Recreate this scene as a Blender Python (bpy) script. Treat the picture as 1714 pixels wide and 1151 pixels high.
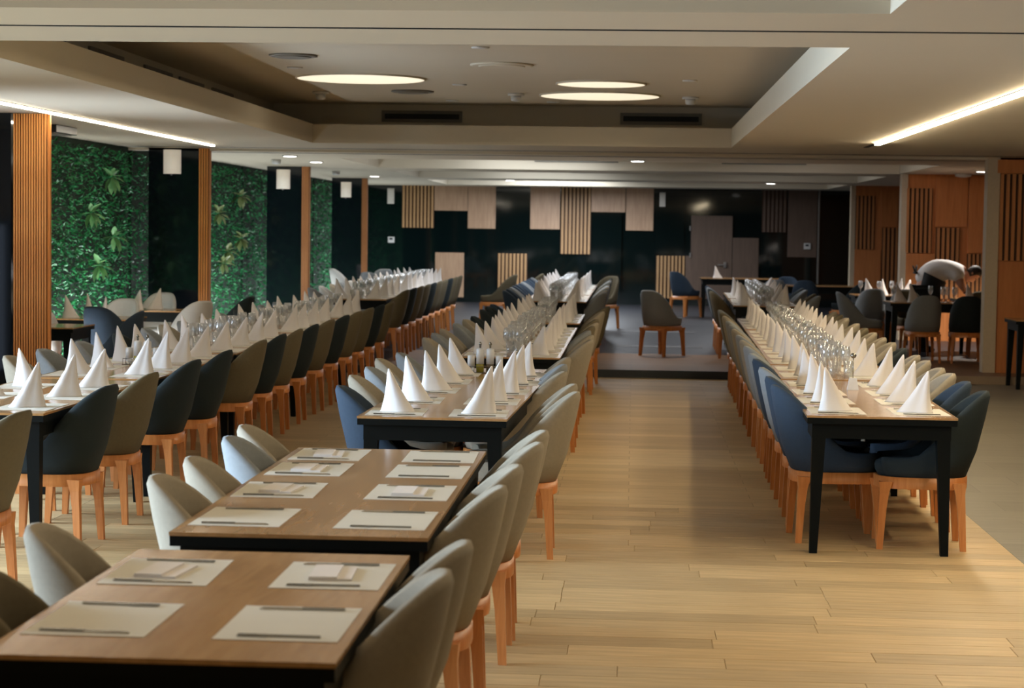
import bpy, bmesh, math, random
from mathutils import Vector, Matrix

random.seed(11)
SC = bpy.context.scene
COL = SC.collection
for o in list(bpy.data.objects):
    bpy.data.objects.remove(o)

# ------------------------------------------------------------------ camera
W_PX, H_PX = 1714.0, 1151.0
FPX = 70.0 / 36.0 * W_PX
CAM_H = 1.73
ROLL = math.radians(0.8)


def camera_axes():
    dx, dy = 1060 - W_PX / 2, 385 - H_PX / 2
    c, s = math.cos(ROLL), math.sin(ROLL)
    ux, uy = c * dx + s * dy, -s * dx + c * dy
    p = math.atan2(-uy, FPX)
    psi = math.atan2(ux * math.cos(p), FPX)
    r = Vector((math.cos(psi), math.sin(psi), 0))
    f = Vector((-math.sin(psi) * math.cos(p), math.cos(psi) * math.cos(p), -math.sin(p)))
    u = r.cross(f)
    return c * r + s * u, -s * r + c * u, f


RX, UP, FW = camera_axes()
cam_data = bpy.data.cameras.new('camera')
cam_data.lens = 70
cam_data.sensor_width = 36
cam_data.clip_end = 200
cam_data.clip_start = 0.1
cam_data.dof.use_dof = True
cam_data.dof.focus_distance = 11.0
cam_data.dof.aperture_fstop = 5.0
cam = bpy.data.objects.new('camera', cam_data)
COL.objects.link(cam)
M = Matrix.Identity(4)
for i in range(3):
    M[i][0], M[i][1], M[i][2] = RX[i], UP[i], -FW[i]
M[2][3] = CAM_H
cam.matrix_world = M
SC.camera = cam


def pix_y(u, v, Y):
    """point of the picture ray on the plane y = Y, used to size wall panels"""
    d = FW + RX * ((u - W_PX / 2) / FPX) - UP * ((v - H_PX / 2) / FPX)
    t = Y / d.y
    return d.x * t, d.z * t + CAM_H


# ------------------------------------------------------------------ world, exposure, large lights
SC.view_settings.view_transform = 'Standard'
SC.view_settings.look = 'None'
SC.view_settings.gamma = 1.0
SC.view_settings.exposure = 0.0
SC.view_settings.use_curve_mapping = False
wld = bpy.data.worlds.new('world')
SC.world = wld
wld.use_nodes = True
wld.node_tree.nodes['Background'].inputs[0].default_value = (0.62, 0.76, 1.0, 1)
wld.node_tree.nodes['Background'].inputs[1].default_value = 0.8


def area_light(name, loc, target, sx, sy, power, color, spread=180):
    l = bpy.data.lights.new(name, 'AREA')
    l.shape = 'RECTANGLE'
    l.size, l.size_y = sx, sy
    l.energy = power
    l.color = color
    l.spread = math.radians(spread)
    o = bpy.data.objects.new(name, l)
    COL.objects.link(o)
    o.location = loc
    o.rotation_euler = (Vector(target) - Vector(loc)).to_track_quat('-Z', 'Y').to_euler()
    return o


# daylight through the long window of the left wall, out of frame
area_light('window_daylight', (-6.55, 8.5, 1.35), (0, 8.9, -0.3), 7.2, 2.1, 430, (0.60, 0.79, 1.0), 80)
area_light('soffit_fill', (-6.5, 14.6, 0.95), (-3.7, 15.7, 2.70), 2.2, 1.3, 38, (0.74, 0.86, 1.0), 75)  # added light aimed upward to brighten the left soffit
# added fill lights without fixtures, unseen in the coffers, brightening hall and platform
area_light('near_coffer_fill', (-1.2, 5.0, 3.08), (-1.2, 5.0, 0), 3.0, 5.0, 30, (1.0, 0.78, 0.52))
for yy in (29.0, 34.7, 40.5):
    area_light('rear_coffer_fill', (2.6, yy, 2.97), (2.9, yy, 0), 2.2, 3.0, 35 if yy > 40 else 50, (0.95, 0.96, 1.0))
    area_light('rear_coffer_fill', (-2.0, yy, 2.97), (-2.2, yy, 0), 3.6, 3.0, 480 if yy > 40 else 175, (0.86, 0.92, 1.0))

# ------------------------------------------------------------------ materials
MAT = {}


def new_mat(name):
    m = bpy.data.materials.new(name)
    m.use_nodes = True
    MAT[name] = m
    nt = m.node_tree
    return m, nt, nt.nodes['Principled BSDF']


def srgb(r, g, b):
    def f(c):
        c /= 255.0
        return c / 12.92 if c <= 0.04045 else ((c + 0.055) / 1.055) ** 2.4
    return (f(r), f(g), f(b), 1)


def plain(name, col, rough=0.5, metal=0.0, var=0.08, scale=30, spec=0.5, bump=0.0):
    m, nt, b = new_mat(name)
    n = nt.nodes.new('ShaderNodeTexNoise')
    n.inputs['Scale'].default_value = scale
    tc = nt.nodes.new('ShaderNodeTexCoord')
    nt.links.new(tc.outputs['Object'], n.inputs['Vector'])
    mx = nt.nodes.new('ShaderNodeMix')
    mx.data_type = 'RGBA'
    mx.inputs['A'].default_value = tuple(c * (1 - var) for c in col[:3]) + (1,)
    mx.inputs['B'].default_value = tuple(min(1, c * (1 + var)) for c in col[:3]) + (1,)
    nt.links.new(n.outputs['Fac'], mx.inputs['Factor'])
    nt.links.new(mx.outputs['Result'], b.inputs['Base Color'])
    b.inputs['Roughness'].default_value = rough
    b.inputs['Metallic'].default_value = metal
    b.inputs['Specular IOR Level'].default_value = spec
    if bump:
        bp = nt.nodes.new('ShaderNodeBump')
        bp.inputs['Strength'].default_value = bump
        bp.inputs['Distance'].default_value = 0.002
        n2 = nt.nodes.new('ShaderNodeTexNoise')
        n2.inputs['Scale'].default_value = scale * 12
        nt.links.new(tc.outputs['Object'], n2.inputs['Vector'])
        nt.links.new(n2.outputs['Fac'], bp.inputs['Height'])
        nt.links.new(bp.outputs['Normal'], b.inputs['Normal'])
    return m


def wood(name, c1, c2, rough=0.4, axis=(1, 12, 12), scale=3.0, rand=0.0, spec=0.5):
    m, nt, b = new_mat(name)
    tc = nt.nodes.new('ShaderNodeTexCoord')
    mp = nt.nodes.new('ShaderNodeMapping')
    mp.inputs['Scale'].default_value = axis
    nt.links.new(tc.outputs['Object'], mp.inputs['Vector'])
    n = nt.nodes.new('ShaderNodeTexNoise')
    n.inputs['Scale'].default_value = scale
    n.inputs['Detail'].default_value = 5
    n.inputs['Distortion'].default_value = 0.6
    nt.links.new(mp.outputs['Vector'], n.inputs['Vector'])
    rp = nt.nodes.new('ShaderNodeValToRGB')
    rp.color_ramp.elements[0].position = 0.3
    rp.color_ramp.elements[0].color = c1
    rp.color_ramp.elements[1].position = 0.7
    rp.color_ramp.elements[1].color = c2
    nt.links.new(n.outputs['Fac'], rp.inputs['Fac'])
    last = rp.outputs['Color']
    if rand:
        oi = nt.nodes.new('ShaderNodeObjectInfo')
        mr = nt.nodes.new('ShaderNodeMapRange')
        mr.inputs['To Min'].default_value = 1 - rand
        mr.inputs['To Max'].default_value = 1 + rand
        nt.links.new(oi.outputs['Random'], mr.inputs['Value'])
        hs = nt.nodes.new('ShaderNodeHueSaturation')
        nt.links.new(mr.outputs['Result'], hs.inputs['Value'])
        nt.links.new(last, hs.inputs['Color'])
        last = hs.outputs['Color']
    nt.links.new(last, b.inputs['Base Color'])
    b.inputs['Roughness'].default_value = rough
    b.inputs['Specular IOR Level'].default_value = spec
    return m


def emis(name, col, strength):
    m, nt, b = new_mat(name)
    b.inputs['Base Color'].default_value = (0.8, 0.8, 0.8, 1)
    b.inputs['Emission Color'].default_value = col
    b.inputs['Emission Strength'].default_value = strength
    return m


def plank_floor(name, c1, c2, mortar, w=1.25, h=0.19, rough=0.5):
    m, nt, b = new_mat(name)
    tc = nt.nodes.new('ShaderNodeTexCoord')
    br = nt.nodes.new('ShaderNodeTexBrick')
    br.inputs['Scale'].default_value = 1.0
    br.inputs['Brick Width'].default_value = w
    br.inputs['Row Height'].default_value = h
    br.inputs['Mortar Size'].default_value = 0.003
    br.inputs['Color1'].default_value = c1
    br.inputs['Color2'].default_value = c2
    br.inputs['Mortar'].default_value = mortar
    br.offset = 0.37
    nt.links.new(tc.outputs['Object'], br.inputs['Vector'])
    mp = nt.nodes.new('ShaderNodeMapping')
    mp.inputs['Scale'].default_value = (1.2, 14, 1)
    nt.links.new(tc.outputs['Object'], mp.inputs['Vector'])
    n = nt.nodes.new('ShaderNodeTexNoise')
    n.inputs['Scale'].default_value = 2.5
    n.inputs['Detail'].default_value = 4
    nt.links.new(mp.outputs['Vector'], n.inputs['Vector'])
    mr = nt.nodes.new('ShaderNodeMapRange')
    mr.inputs['To Min'].default_value = 0.75
    mr.inputs['To Max'].default_value = 1.25
    nt.links.new(n.outputs['Fac'], mr.inputs['Value'])
    hs = nt.nodes.new('ShaderNodeHueSaturation')
    nt.links.new(br.outputs['Color'], hs.inputs['Color'])
    nt.links.new(mr.outputs['Result'], hs.inputs['Value'])
    nt.links.new(hs.outputs['Color'], b.inputs['Base Color'])
    b.inputs['Roughness'].default_value = rough
    return m


FL1, FL2 = srgb(178, 150, 106), srgb(204, 175, 128)
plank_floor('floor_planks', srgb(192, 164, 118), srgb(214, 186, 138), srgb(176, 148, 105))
wood('plank_wood', FL1, FL2, 0.48, (1.2, 14, 1), 2.5, rand=0.16)
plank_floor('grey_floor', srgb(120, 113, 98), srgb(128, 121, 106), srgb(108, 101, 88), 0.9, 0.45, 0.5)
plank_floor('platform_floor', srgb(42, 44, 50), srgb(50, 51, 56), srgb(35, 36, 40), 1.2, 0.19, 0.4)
plain('riser_dark', srgb(52, 58, 64), 0.5)
plain('riser_light', srgb(150, 130, 108), 0.5)
plain('ceiling_paint', srgb(210, 200, 179), 0.8, var=0.015, scale=2)
plain('wall_paint', srgb(118, 106, 92), 0.8, var=0.02, scale=2)
plain('black_glass', srgb(9, 21, 21), 0.05, var=0.05, spec=0.6)
plain('fin_glass', srgb(14, 21, 28), 0.07, var=0.05, spec=0.6)
plain('beige_trim', srgb(204, 186, 160), 0.5)
plain('metal_trim', srgb(150, 150, 148), 0.35, metal=0.8)
wood('oak_panel', srgb(174, 140, 112), srgb(196, 162, 132), 0.45, (12, 12, 1), 2.2, rand=0.05)
wood('oak_slat', srgb(176, 136, 92), srgb(200, 160, 112), 0.45, (12, 12, 1), 2.2, rand=0.08)
wood('dark_panel', srgb(96, 78, 66), srgb(108, 88, 75), 0.5, (12, 12, 1), 2.2, rand=0.05)
wood('amber_panel', srgb(196, 120, 66), srgb(214, 138, 80), 0.45, (12, 12, 1), 2.0, rand=0.06)
wood('amber_slat', srgb(186, 122, 72), srgb(206, 140, 86), 0.45, (12, 12, 1), 2.0, rand=0.08)
wood('column_slat', srgb(204, 130, 62), srgb(226, 154, 82), 0.42, (12, 12, 1), 2.0, rand=0.08)
plain('slat_back', srgb(76, 50, 32), 0.7)
wood('beech', srgb(190, 114, 54), srgb(210, 136, 74), 0.38, (14, 14, 1.5), 3.0, rand=0.05)
wood('table_oak', srgb(162, 122, 78), srgb(182, 140, 94), 0.15, (10, 1.2, 10), 2.5, rand=0.04)
plain('table_black', srgb(8, 12, 11), 0.5, var=0.1, spec=0.15)
plain('taupe_fabric', srgb(150, 140, 122), 0.92, var=0.10, scale=60, bump=0.2)
plain('grey_fabric', srgb(132, 136, 138), 0.92, var=0.10, scale=60, bump=0.2)
plain('pale_fabric', srgb(196, 194, 190), 0.92, var=0.06, scale=60, bump=0.2)
plain('blue_fabric', srgb(42, 57, 73), 0.92, var=0.12, scale=60, bump=0.2)
plain('teal_fabric', srgb(27, 37, 39), 0.92, var=0.12, scale=60, bump=0.2)
plain('brown_fabric', srgb(100, 90, 68), 0.92, var=0.12, scale=60, bump=0.2)  # also serves as shaded taupe on the aisle side of the left row
plain('napkin_cloth', srgb(226, 220, 216), 0.8, var=0.03, scale=12)
plain('paper', srgb(214, 210, 198), 0.6, var=0.03, scale=8)
plain('steel', srgb(150, 148, 142), 0.25, metal=1.0)
plain('ceramic', srgb(215, 214, 212), 0.3)
plain('white_plastic', srgb(214, 214, 212), 0.45)
plain('dark_vent', srgb(22, 26, 26), 0.6)
plain('vent_frame', srgb(118, 114, 104), 0.5)
plain('olive_oil', srgb(150, 140, 52), 0.2)
plain('vinegar', srgb(96, 84, 66), 0.2)
plain('skin', srgb(176, 128, 106), 0.55, var=0.04)
plain('hair', srgb(34, 30, 28), 0.7)
plain('shirt', srgb(226, 222, 220), 0.8, var=0.03, scale=14)
plain('apron_black', srgb(22, 26, 28), 0.8)
plain('sconce_white', srgb(226, 222, 212), 0.5)
plain('sconce_shade', srgb(226, 222, 212), 0.5)
MAT['sconce_shade'].node_tree.nodes['Principled BSDF'].inputs['Emission Color'].default_value = (1.0, 0.88, 0.70, 1)
MAT['sconce_shade'].node_tree.nodes['Principled BSDF'].inputs['Emission Strength'].default_value = 0.3
plain('thermo_dark', srgb(40, 44, 50), 0.3)
plain('moss_back', srgb(14, 40, 26), 0.9)
emis('led_warm', (1.0, 0.82, 0.55, 1), 84)
emis('cove_fill_glow', (1.0, 0.82, 0.56, 1), 15)
emis('led_cool', (1.0, 0.88, 0.70, 1), 26)
emis('disc_glow', (1.0, 0.86, 0.62, 1), 0.95)
emis('downlight_glow', (1.0, 0.95, 0.88, 1), 9)

# leaves, two tones by noise
m, nt, b = new_mat('foliage')
tc = nt.nodes.new('ShaderNodeTexCoord')
n = nt.nodes.new('ShaderNodeTexNoise')
n.inputs['Scale'].default_value = 9.0
nt.links.new(tc.outputs['Object'], n.inputs['Vector'])
rp = nt.nodes.new('ShaderNodeValToRGB')
rp.color_ramp.elements[0].position = 0.32
rp.color_ramp.elements[0].color = srgb(8, 68, 44)
rp.color_ramp.elements[1].position = 0.68
rp.color_ramp.elements[1].color = srgb(58, 166, 98)
nt.links.new(n.outputs['Fac'], rp.inputs['Fac'])
nt.links.new(rp.outputs['Color'], b.inputs['Base Color'])
b.inputs['Roughness'].default_value = 0.4
plain('pale_leaf', srgb(118, 170, 112), 0.4, var=0.2, scale=6)
plain('olive_leaf', srgb(132, 148, 96), 0.4, var=0.2, scale=6)

# thin clear glass: see-through with a fresnel sheen
m, nt, b = new_mat('clear_glass')
nt.nodes.remove(b)
out = nt.nodes['Material Output']
tr = nt.nodes.new('ShaderNodeBsdfTransparent')
tr.inputs['Color'].default_value = (0.97, 0.98, 0.98, 1)
gl = nt.nodes.new('ShaderNodeBsdfGlossy')
gl.inputs['Roughness'].default_value = 0.03
lw = nt.nodes.new('ShaderNodeLayerWeight')
lw.inputs['Blend'].default_value = 0.35
mr = nt.nodes.new('ShaderNodeMapRange')
mr.inputs['To Min'].default_value = 0.10
mr.inputs['To Max'].default_value = 0.85
nt.links.new(lw.outputs['Facing'], mr.inputs['Value'])
ms = nt.nodes.new('ShaderNodeMixShader')
nt.links.new(mr.outputs['Result'], ms.inputs['Fac'])
nt.links.new(tr.outputs['BSDF'], ms.inputs[1])
nt.links.new(gl.outputs['BSDF'], ms.inputs[2])
df = nt.nodes.new('ShaderNodeBsdfDiffuse')  # white diffuse share stands in for brightness refracted through the glass
df.inputs['Color'].default_value = (0.85, 0.87, 0.9, 1)
m2 = nt.nodes.new('ShaderNodeMixShader')
m2.inputs['Fac'].default_value = 0.12
nt.links.new(ms.outputs['Shader'], m2.inputs[1])
nt.links.new(df.outputs['BSDF'], m2.inputs[2])
nt.links.new(m2.outputs['Shader'], out.inputs['Surface'])


# ------------------------------------------------------------------ mesh helpers
class MB:
    def __init__(self):
        self.v, self.f, self.sm = [], [], []

    def face(self, idx, smooth=False):
        self.f.append(tuple(idx))
        self.sm.append(smooth)

    def quad(self, a, b, c, d):
        i = len(self.v)
        self.v += [tuple(a), tuple(b), tuple(c), tuple(d)]
        self.face((i, i + 1, i + 2, i + 3))

    def box(self, x0, y0, z0, x1, y1, z1):
        return self.frustum((x0, y0, x1, y1), z0, (x0, y0, x1, y1), z1)

    def frustum(self, r0, z0, r1, z1):
        i = len(self.v)
        for (x0, y0, x1, y1), z in ((r0, z0), (r1, z1)):
            self.v += [(x0, y0, z), (x1, y0, z), (x1, y1, z), (x0, y1, z)]
        for q in ((3, 2, 1, 0), (4, 5, 6, 7), (0, 1, 5, 4), (1, 2, 6, 5), (2, 3, 7, 6), (3, 0, 4, 7)):
            self.face([i + k for k in q])
        return self

    def ring_stack(self, rings, cap0=True, cap1=True, smooth=True, closed=True):
        i0 = len(self.v)
        n = len(rings[0])
        for r in rings:
            self.v += [tuple(p) for p in r]
        for a in range(len(rings) - 1):
            for k in range(n if closed else n - 1):
                k2 = (k + 1) % n
                self.face((i0 + a * n + k, i0 + a * n + k2, i0 + (a + 1) * n + k2, i0 + (a + 1) * n + k), smooth)
        if cap0:
            self.face([i0 + k for k in reversed(range(n))])
        if cap1:
            self.face([i0 + (len(rings) - 1) * n + k for k in range(n)])
        return self

    def lathe(self, prof, n=14, c=(0, 0, 0), cap0=True, cap1=True, sx=1, sy=1):
        rings = []
        for r, z in prof:
            rings.append([(c[0] + sx * r * math.cos(2 * math.pi * k / n), c[1] + sy * r * math.sin(2 * math.pi * k / n), c[2] + z)
                          for k in range(n)])
        return self.ring_stack(rings, cap0, cap1)

    def tube(self, p0, p1, r0, r1, n=8):
        p0, p1 = Vector(p0), Vector(p1)
        d = (p1 - p0).normalized()
        a = d.orthogonal().normalized()
        bb = d.cross(a)
        rings = []
        for p, r in ((p0, r0), (p1, r1)):
            rings.append([p + a * (r * math.cos(2 * math.pi * k / n)) + bb * (r * math.sin(2 * math.pi * k / n)) for k in range(n)])
        return self.ring_stack(rings)

    def mesh(self, name):
        me = bpy.data.meshes.new(name)
        me.from_pydata(self.v, [], self.f)
        me.polygons.foreach_set('use_smooth', self.sm)
        me.update()
        return me

    def build(self, name, mat, parent=None, bevel=0.0):
        o = bpy.data.objects.new(name, self.mesh(name))
        o.data.materials.append(MAT[mat])
        COL.objects.link(o)
        o.parent = parent
        if bevel:
            bv = o.modifiers.new('bevel', 'BEVEL')
            bv.width = bevel
            bv.segments = 2
            bv.limit_method = 'ANGLE'
        return o


def tag(o, label=None, cat=None, group=None, kind=None):
    if label:
        o['label'] = label
    if cat:
        o['category'] = cat
    if group:
        o['group'] = group
    if kind:
        o['kind'] = kind
    return o


def empty(name, loc=(0, 0, 0), rz=0.0):
    o = bpy.data.objects.new(name, None)
    o.empty_display_size = 0.1
    COL.objects.link(o)
    o.location = loc
    o.rotation_euler = (0, 0, rz)
    return o


def mesh_obj(name, me, parent=None, loc=(0, 0, 0), rz=0.0):
    o = bpy.data.objects.new(name, me)
    COL.objects.link(o)
    o.parent = parent
    o.location = loc
    o.rotation_euler = (0, 0, rz)
    return o


def shared(name, mb, mat):
    me = mb.mesh(name)
    me.materials.append(MAT[mat])
    return me


ONES = ['', 'first', 'second', 'third', 'fourth', 'fifth', 'sixth', 'seventh', 'eighth', 'ninth', 'tenth', 'eleventh', 'twelfth',
        'thirteenth', 'fourteenth', 'fifteenth', 'sixteenth', 'seventeenth', 'eighteenth', 'nineteenth']
TENS = {2: 'twent', 3: 'thirt', 4: 'fort'}
FULL = {2: 'twenty', 3: 'thirty', 4: 'forty'}


def nth(k):
    if k < 20:
        return ONES[k]
    t, r = divmod(k, 10)
    return TENS[t] + 'ieth' if r == 0 else FULL[t] + '-' + ONES[r]


# ------------------------------------------------------------------ the room shell
XL, XR, Y0, Y1 = -6.2, 7.5, -3.0, 44.0
CZ = 2.65          # soffit height
STEP = 0.09        # height of the rear platform
STEP_Y = 23.35

# floor: planks laid as single boards in the near part of the aisle, drawn by the material beyond
PX0, PX1, PY0, PY1 = -3.35, 2.09, 6.7, 12.4
fl = MB()
xs = [XL - 0.2, PX0, PX1]
ys = [Y0 - 0.2, PY0, PY1, STEP_Y]
for i in range(2):
    for j in range(3):
        if i == 1 and j == 1:
            fl.quad((PX0, PY0, -0.0045), (PX1, PY0, -0.0045), (PX1, PY1, -0.0045), (PX0, PY1, -0.0045))
            continue
        fl.quad((xs[i], ys[j], 0), (xs[i + 1], ys[j], 0), (xs[i + 1], ys[j + 1], 0), (xs[i], ys[j + 1], 0))
floor = tag(fl.build('floor', 'floor_planks'), 'light oak plank floor of the main aisle', 'floor', kind='structure')
row_h = 0.19
nrow = round((PY1 - PY0) / row_h)
for r in range(nrow):
    y = PY0 + r * row_h
    x = PX0
    first = True
    while x < PX1 - 0.01:
        ln = random.uniform(0.35, 1.25) if first else 1.25
        first = False
        x2 = min(PX1, x + ln)
        if PX1 - x2 < 0.15:
            x2 = PX1
        hx, hy = (x2 - x) / 2, row_h / 2
        dz = random.uniform(-0.0008, 0.0)
        mb = MB().frustum((-hx + 0.0007, -hy + 0.0007, hx - 0.0007, hy - 0.0007), -0.004, (-hx + 0.0022, -hy + 0.0022, hx - 0.0022, hy - 0.0022), 0)
        p = mb.build('plank', 'plank_wood', floor)
        p.location = (x + hx, y + hy, dz)
        x = x2
fl2 = MB()
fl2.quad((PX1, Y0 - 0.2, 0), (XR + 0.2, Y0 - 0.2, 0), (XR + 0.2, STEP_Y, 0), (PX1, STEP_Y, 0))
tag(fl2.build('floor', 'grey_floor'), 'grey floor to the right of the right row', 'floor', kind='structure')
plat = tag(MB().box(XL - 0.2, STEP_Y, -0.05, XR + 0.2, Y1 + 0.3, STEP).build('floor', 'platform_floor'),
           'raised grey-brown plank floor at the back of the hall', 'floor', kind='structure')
plank_floor('band_planks', srgb(122, 90, 62), srgb(136, 102, 72), srgb(88, 66, 46))
MB().box(-3.0, STEP_Y, STEP, XR, 26.45, STEP + 0.003).build('oak_band', 'band_planks', plat)
plain('pale_strip', srgb(84, 82, 82), 0.5)
for ya, yb in ((28.0, 28.45), (32.0, 32.7)):
    MB().box(-0.2, ya, STEP, 1.0, yb, STEP + 0.003).build('pale_band', 'pale_strip', plat)
MB().box(XL, STEP_Y - 0.012, 0, 3.3, STEP_Y, STEP + 0.003).build('riser', 'riser_dark', plat)
MB().box(3.3, STEP_Y - 0.012, 0, XR, STEP_Y, STEP + 0.003).build('riser', 'riser_light', plat)

tag(MB().box(XL - 0.2, Y0 - 0.2, -0.3, XR + 0.2, STEP_Y, -0.0046).build('floor_slab', 'riser_dark'), 'concrete slab under the plank floor', 'floor', kind='structure')

# walls
wl = MB()
for y0, y1, z0, z1 in ((Y0 - 0.2, 4.8, 0, 3.3), (12.2, 13.4, 0, 3.3), (15.8, Y1, 0, 3.3), (4.8, 12.2, 0, 0.2), (4.8, 12.2, 2.45, 3.3), (13.4, 15.8, 0, 0.2), (13.4, 15.8, 1.75, 3.3)):
    wl.box(XL - 0.2, y0, z0, XL, y1, z1)
tag(wl.build('wall_left', 'wall_paint'), 'grey left wall behind the planting', 'wall', kind='structure')
for k, (ya, yb, za, zb) in enumerate(((4.8, 12.2, 0.2, 2.45), (13.4, 15.8, 0.2, 1.75))):  # second, low opening is added for the soffit light
    fr = MB()
    fr.box(XL - 0.12, ya, za, XL - 0.06, yb, za + 0.05).box(XL - 0.12, ya, zb - 0.05, XL - 0.06, yb, zb)
    nm = int((yb - ya) / 1.2) + 1
    for q in range(nm + 1):
        yq = ya + 0.03 + (yb - ya - 0.06) * q / nm
        fr.box(XL - 0.12, yq - 0.025, za + 0.05, XL - 0.06, yq + 0.025, zb - 0.05)
    tag(fr.build('window_%d' % (k + 1), 'table_black'), ['long dark-framed window in the left wall beside the camera', 'added low opening with dark frame, unseen, lighting the left soffit'][k], 'window', kind='structure')
tag(MB().box(XR, Y0 - 0.2, 0, XR + 0.2, Y1, 3.3).build('wall_right', 'wall_paint'), 'grey right wall behind the wooden partitions', 'wall', kind='structure')
wf = MB()
for x0, x1, z0, z1 in ((XL, XR, 0, 3.3),):
    wf.box(x0, Y0 - 0.2, z0, x1, Y0, z1)
tag(wf.build('wall_front', 'wall_paint'), 'plain grey wall behind the camera', 'wall', kind='structure')
back = tag(MB().box(XL, Y1, -0.1, XR, Y1 + 0.2, 3.3).build('wall_back', 'black_glass'),
           'glossy black back wall with oak panels and slats', 'wall', kind='structure')

# ceiling with coffers
HOLES = [  # x0, x1, y0, y1, fascia z, ledge, top z
    (-3.58, 1.06, 1.5, 8.5, 2.86, 0.5, 3.12),
    (-3.58, 1.06, 10.05, 22.1, 2.86, 0.55, 3.12),
    (-4.0, 4.08, 27.0, 31.1, 3.0, 0.0, 3.0),
    (-4.0, 4.08, 32.6, 36.9, 3.0, 0.0, 3.0),
    (-4.0, 4.08, 38.4, 42.6, 3.0, 0.0, 3.0)]
cb = MB()
gx = sorted({XL - 0.2, XR + 0.2} | {h[0] for h in HOLES} | {h[1] for h in HOLES})
gy = sorted({Y0 - 0.2, Y1 + 0.2} | {h[2] for h in HOLES} | {h[3] for h in HOLES})
for i in range(len(gx) - 1):
    for j in range(len(gy) - 1):
        cx, cy = (gx[i] + gx[i + 1]) / 2, (gy[j] + gy[j + 1]) / 2
        if any(h[0] < cx < h[1] and h[2] < cy < h[3] for h in HOLES):
            continue
        cb.quad((gx[i], gy[j], CZ), (gx[i], gy[j + 1], CZ), (gx[i + 1], gy[j + 1], CZ), (gx[i + 1], gy[j], CZ))


def wall_ring(x0, x1, y0, y1, z0, z1):
    c = [(x0, y0), (x1, y0), (x1, y1), (x0, y1)]
    for k in range(4):
        a, bb = c[k], c[(k + 1) % 4]
        cb.quad((*a, z0), (*bb, z0), (*bb, z1), (*a, z1))


for x0, x1, y0, y1, zf, lg, zt in HOLES:
    wall_ring(x0, x1, y0, y1, CZ, zf)
    if lg:
        X0, X1, Ya, Yb = x0 - lg, x1 + lg, y0 - lg, y1 + lg
        for q in ((X0, x0, Ya, Yb), (x1, X1, Ya, Yb), (x0, x1, Ya, y0), (x0, x1, y1, Yb)):
            cb.quad((q[0], q[2], zf), (q[1], q[2], zf), (q[1], q[3], zf), (q[0], q[3], zf))
        wall_ring(X0, X1, Ya, Yb, zf, zt)
    else:
        X0, X1, Ya, Yb = x0, x1, y0, y1
    cb.quad((X0, Ya, zt), (X0, Yb, zt), (X1, Yb, zt), (X1, Ya, zt))
ceil = tag(cb.build('ceiling', 'ceiling_paint'), 'off-white plaster ceiling with deep rectangular coffers', 'ceiling', kind='structure')
# shadow-gap seams across the soffit
for k, (x0, x1, yy) in enumerate(((XL, XR, 9.24), (XL, XR, 23.6), (XL, XR, 25.2))):
    tag(MB().box(x0, yy, CZ - 0.004, x1, yy + 0.03, CZ - 0.0005).build('trim_%d' % (k + 1), 'dark_vent'),
        ['dark shadow gap across the soffit nearest the camera', 'dark shadow gap across the soffit above the platform step',
         'dark shadow gap across the soffit behind the platform step'][k], 'ceiling seam', kind='structure')
# cove edge below the soffit above the step
tag(MB().box(XL, 24.0, CZ - 0.03, XR, 24.25, CZ - 0.0005).build('trim_4', 'ceiling_paint'),
    'shallow plaster band across the ceiling above the step', 'ceiling trim', kind='structure')


# ------------------------------------------------------------------ panelled back wall
def rect_panel(name, mat, parent, Y, u0, v0, u1, v1, proud=0.04, label=None):
    um, vm = (u0 + u1) / 2, (v0 + v1) / 2
    x0, x1 = pix_y(u0, vm, Y)[0], pix_y(u1, vm, Y)[0]
    z1, z0 = pix_y(um, v0, Y)[1], pix_y(um, v1, Y)[1]
    z1 = min(z1, CZ - 0.002)
    o = MB().box(-(x1 - x0) / 2, -proud, -(z1 - z0) / 2, (x1 - x0) / 2, 0, (z1 - z0) / 2).build(name, mat, parent, bevel=0.004)
    o.location = ((x0 + x1) / 2, Y, (z0 + z1) / 2)
    if label:
        o['label'] = label
    return o


def slat_block(parent, Y, u0, v0, u1, v1, n, mat, proud=0.05, fill=0.55):
    um, vm = (u0 + u1) / 2, (v0 + v1) / 2
    x0, x1 = pix_y(u0, vm, Y)[0], pix_y(u1, vm, Y)[0]
    z1, z0 = min(pix_y(um, v0, Y)[1], CZ - 0.002), pix_y(um, v1, Y)[1]
    bk = MB().box(-(x1 - x0) / 2, -0.012, -(z1 - z0) / 2, (x1 - x0) / 2, 0, (z1 - z0) / 2).build('slat_backing', 'slat_back', parent)
    bk.location = ((x0 + x1) / 2, Y, (z0 + z1) / 2)
    p = (x1 - x0) / n
    me = shared('slat', MB().box(-p * fill / 2, -proud, -(z1 - z0) / 2, p * fill / 2, -0.0125, (z1 - z0) / 2), mat)
    for k in range(n):
        mesh_obj('slat', me, parent, (x0 + (k + 0.5) * p, Y, (z0 + z1) / 2))


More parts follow.
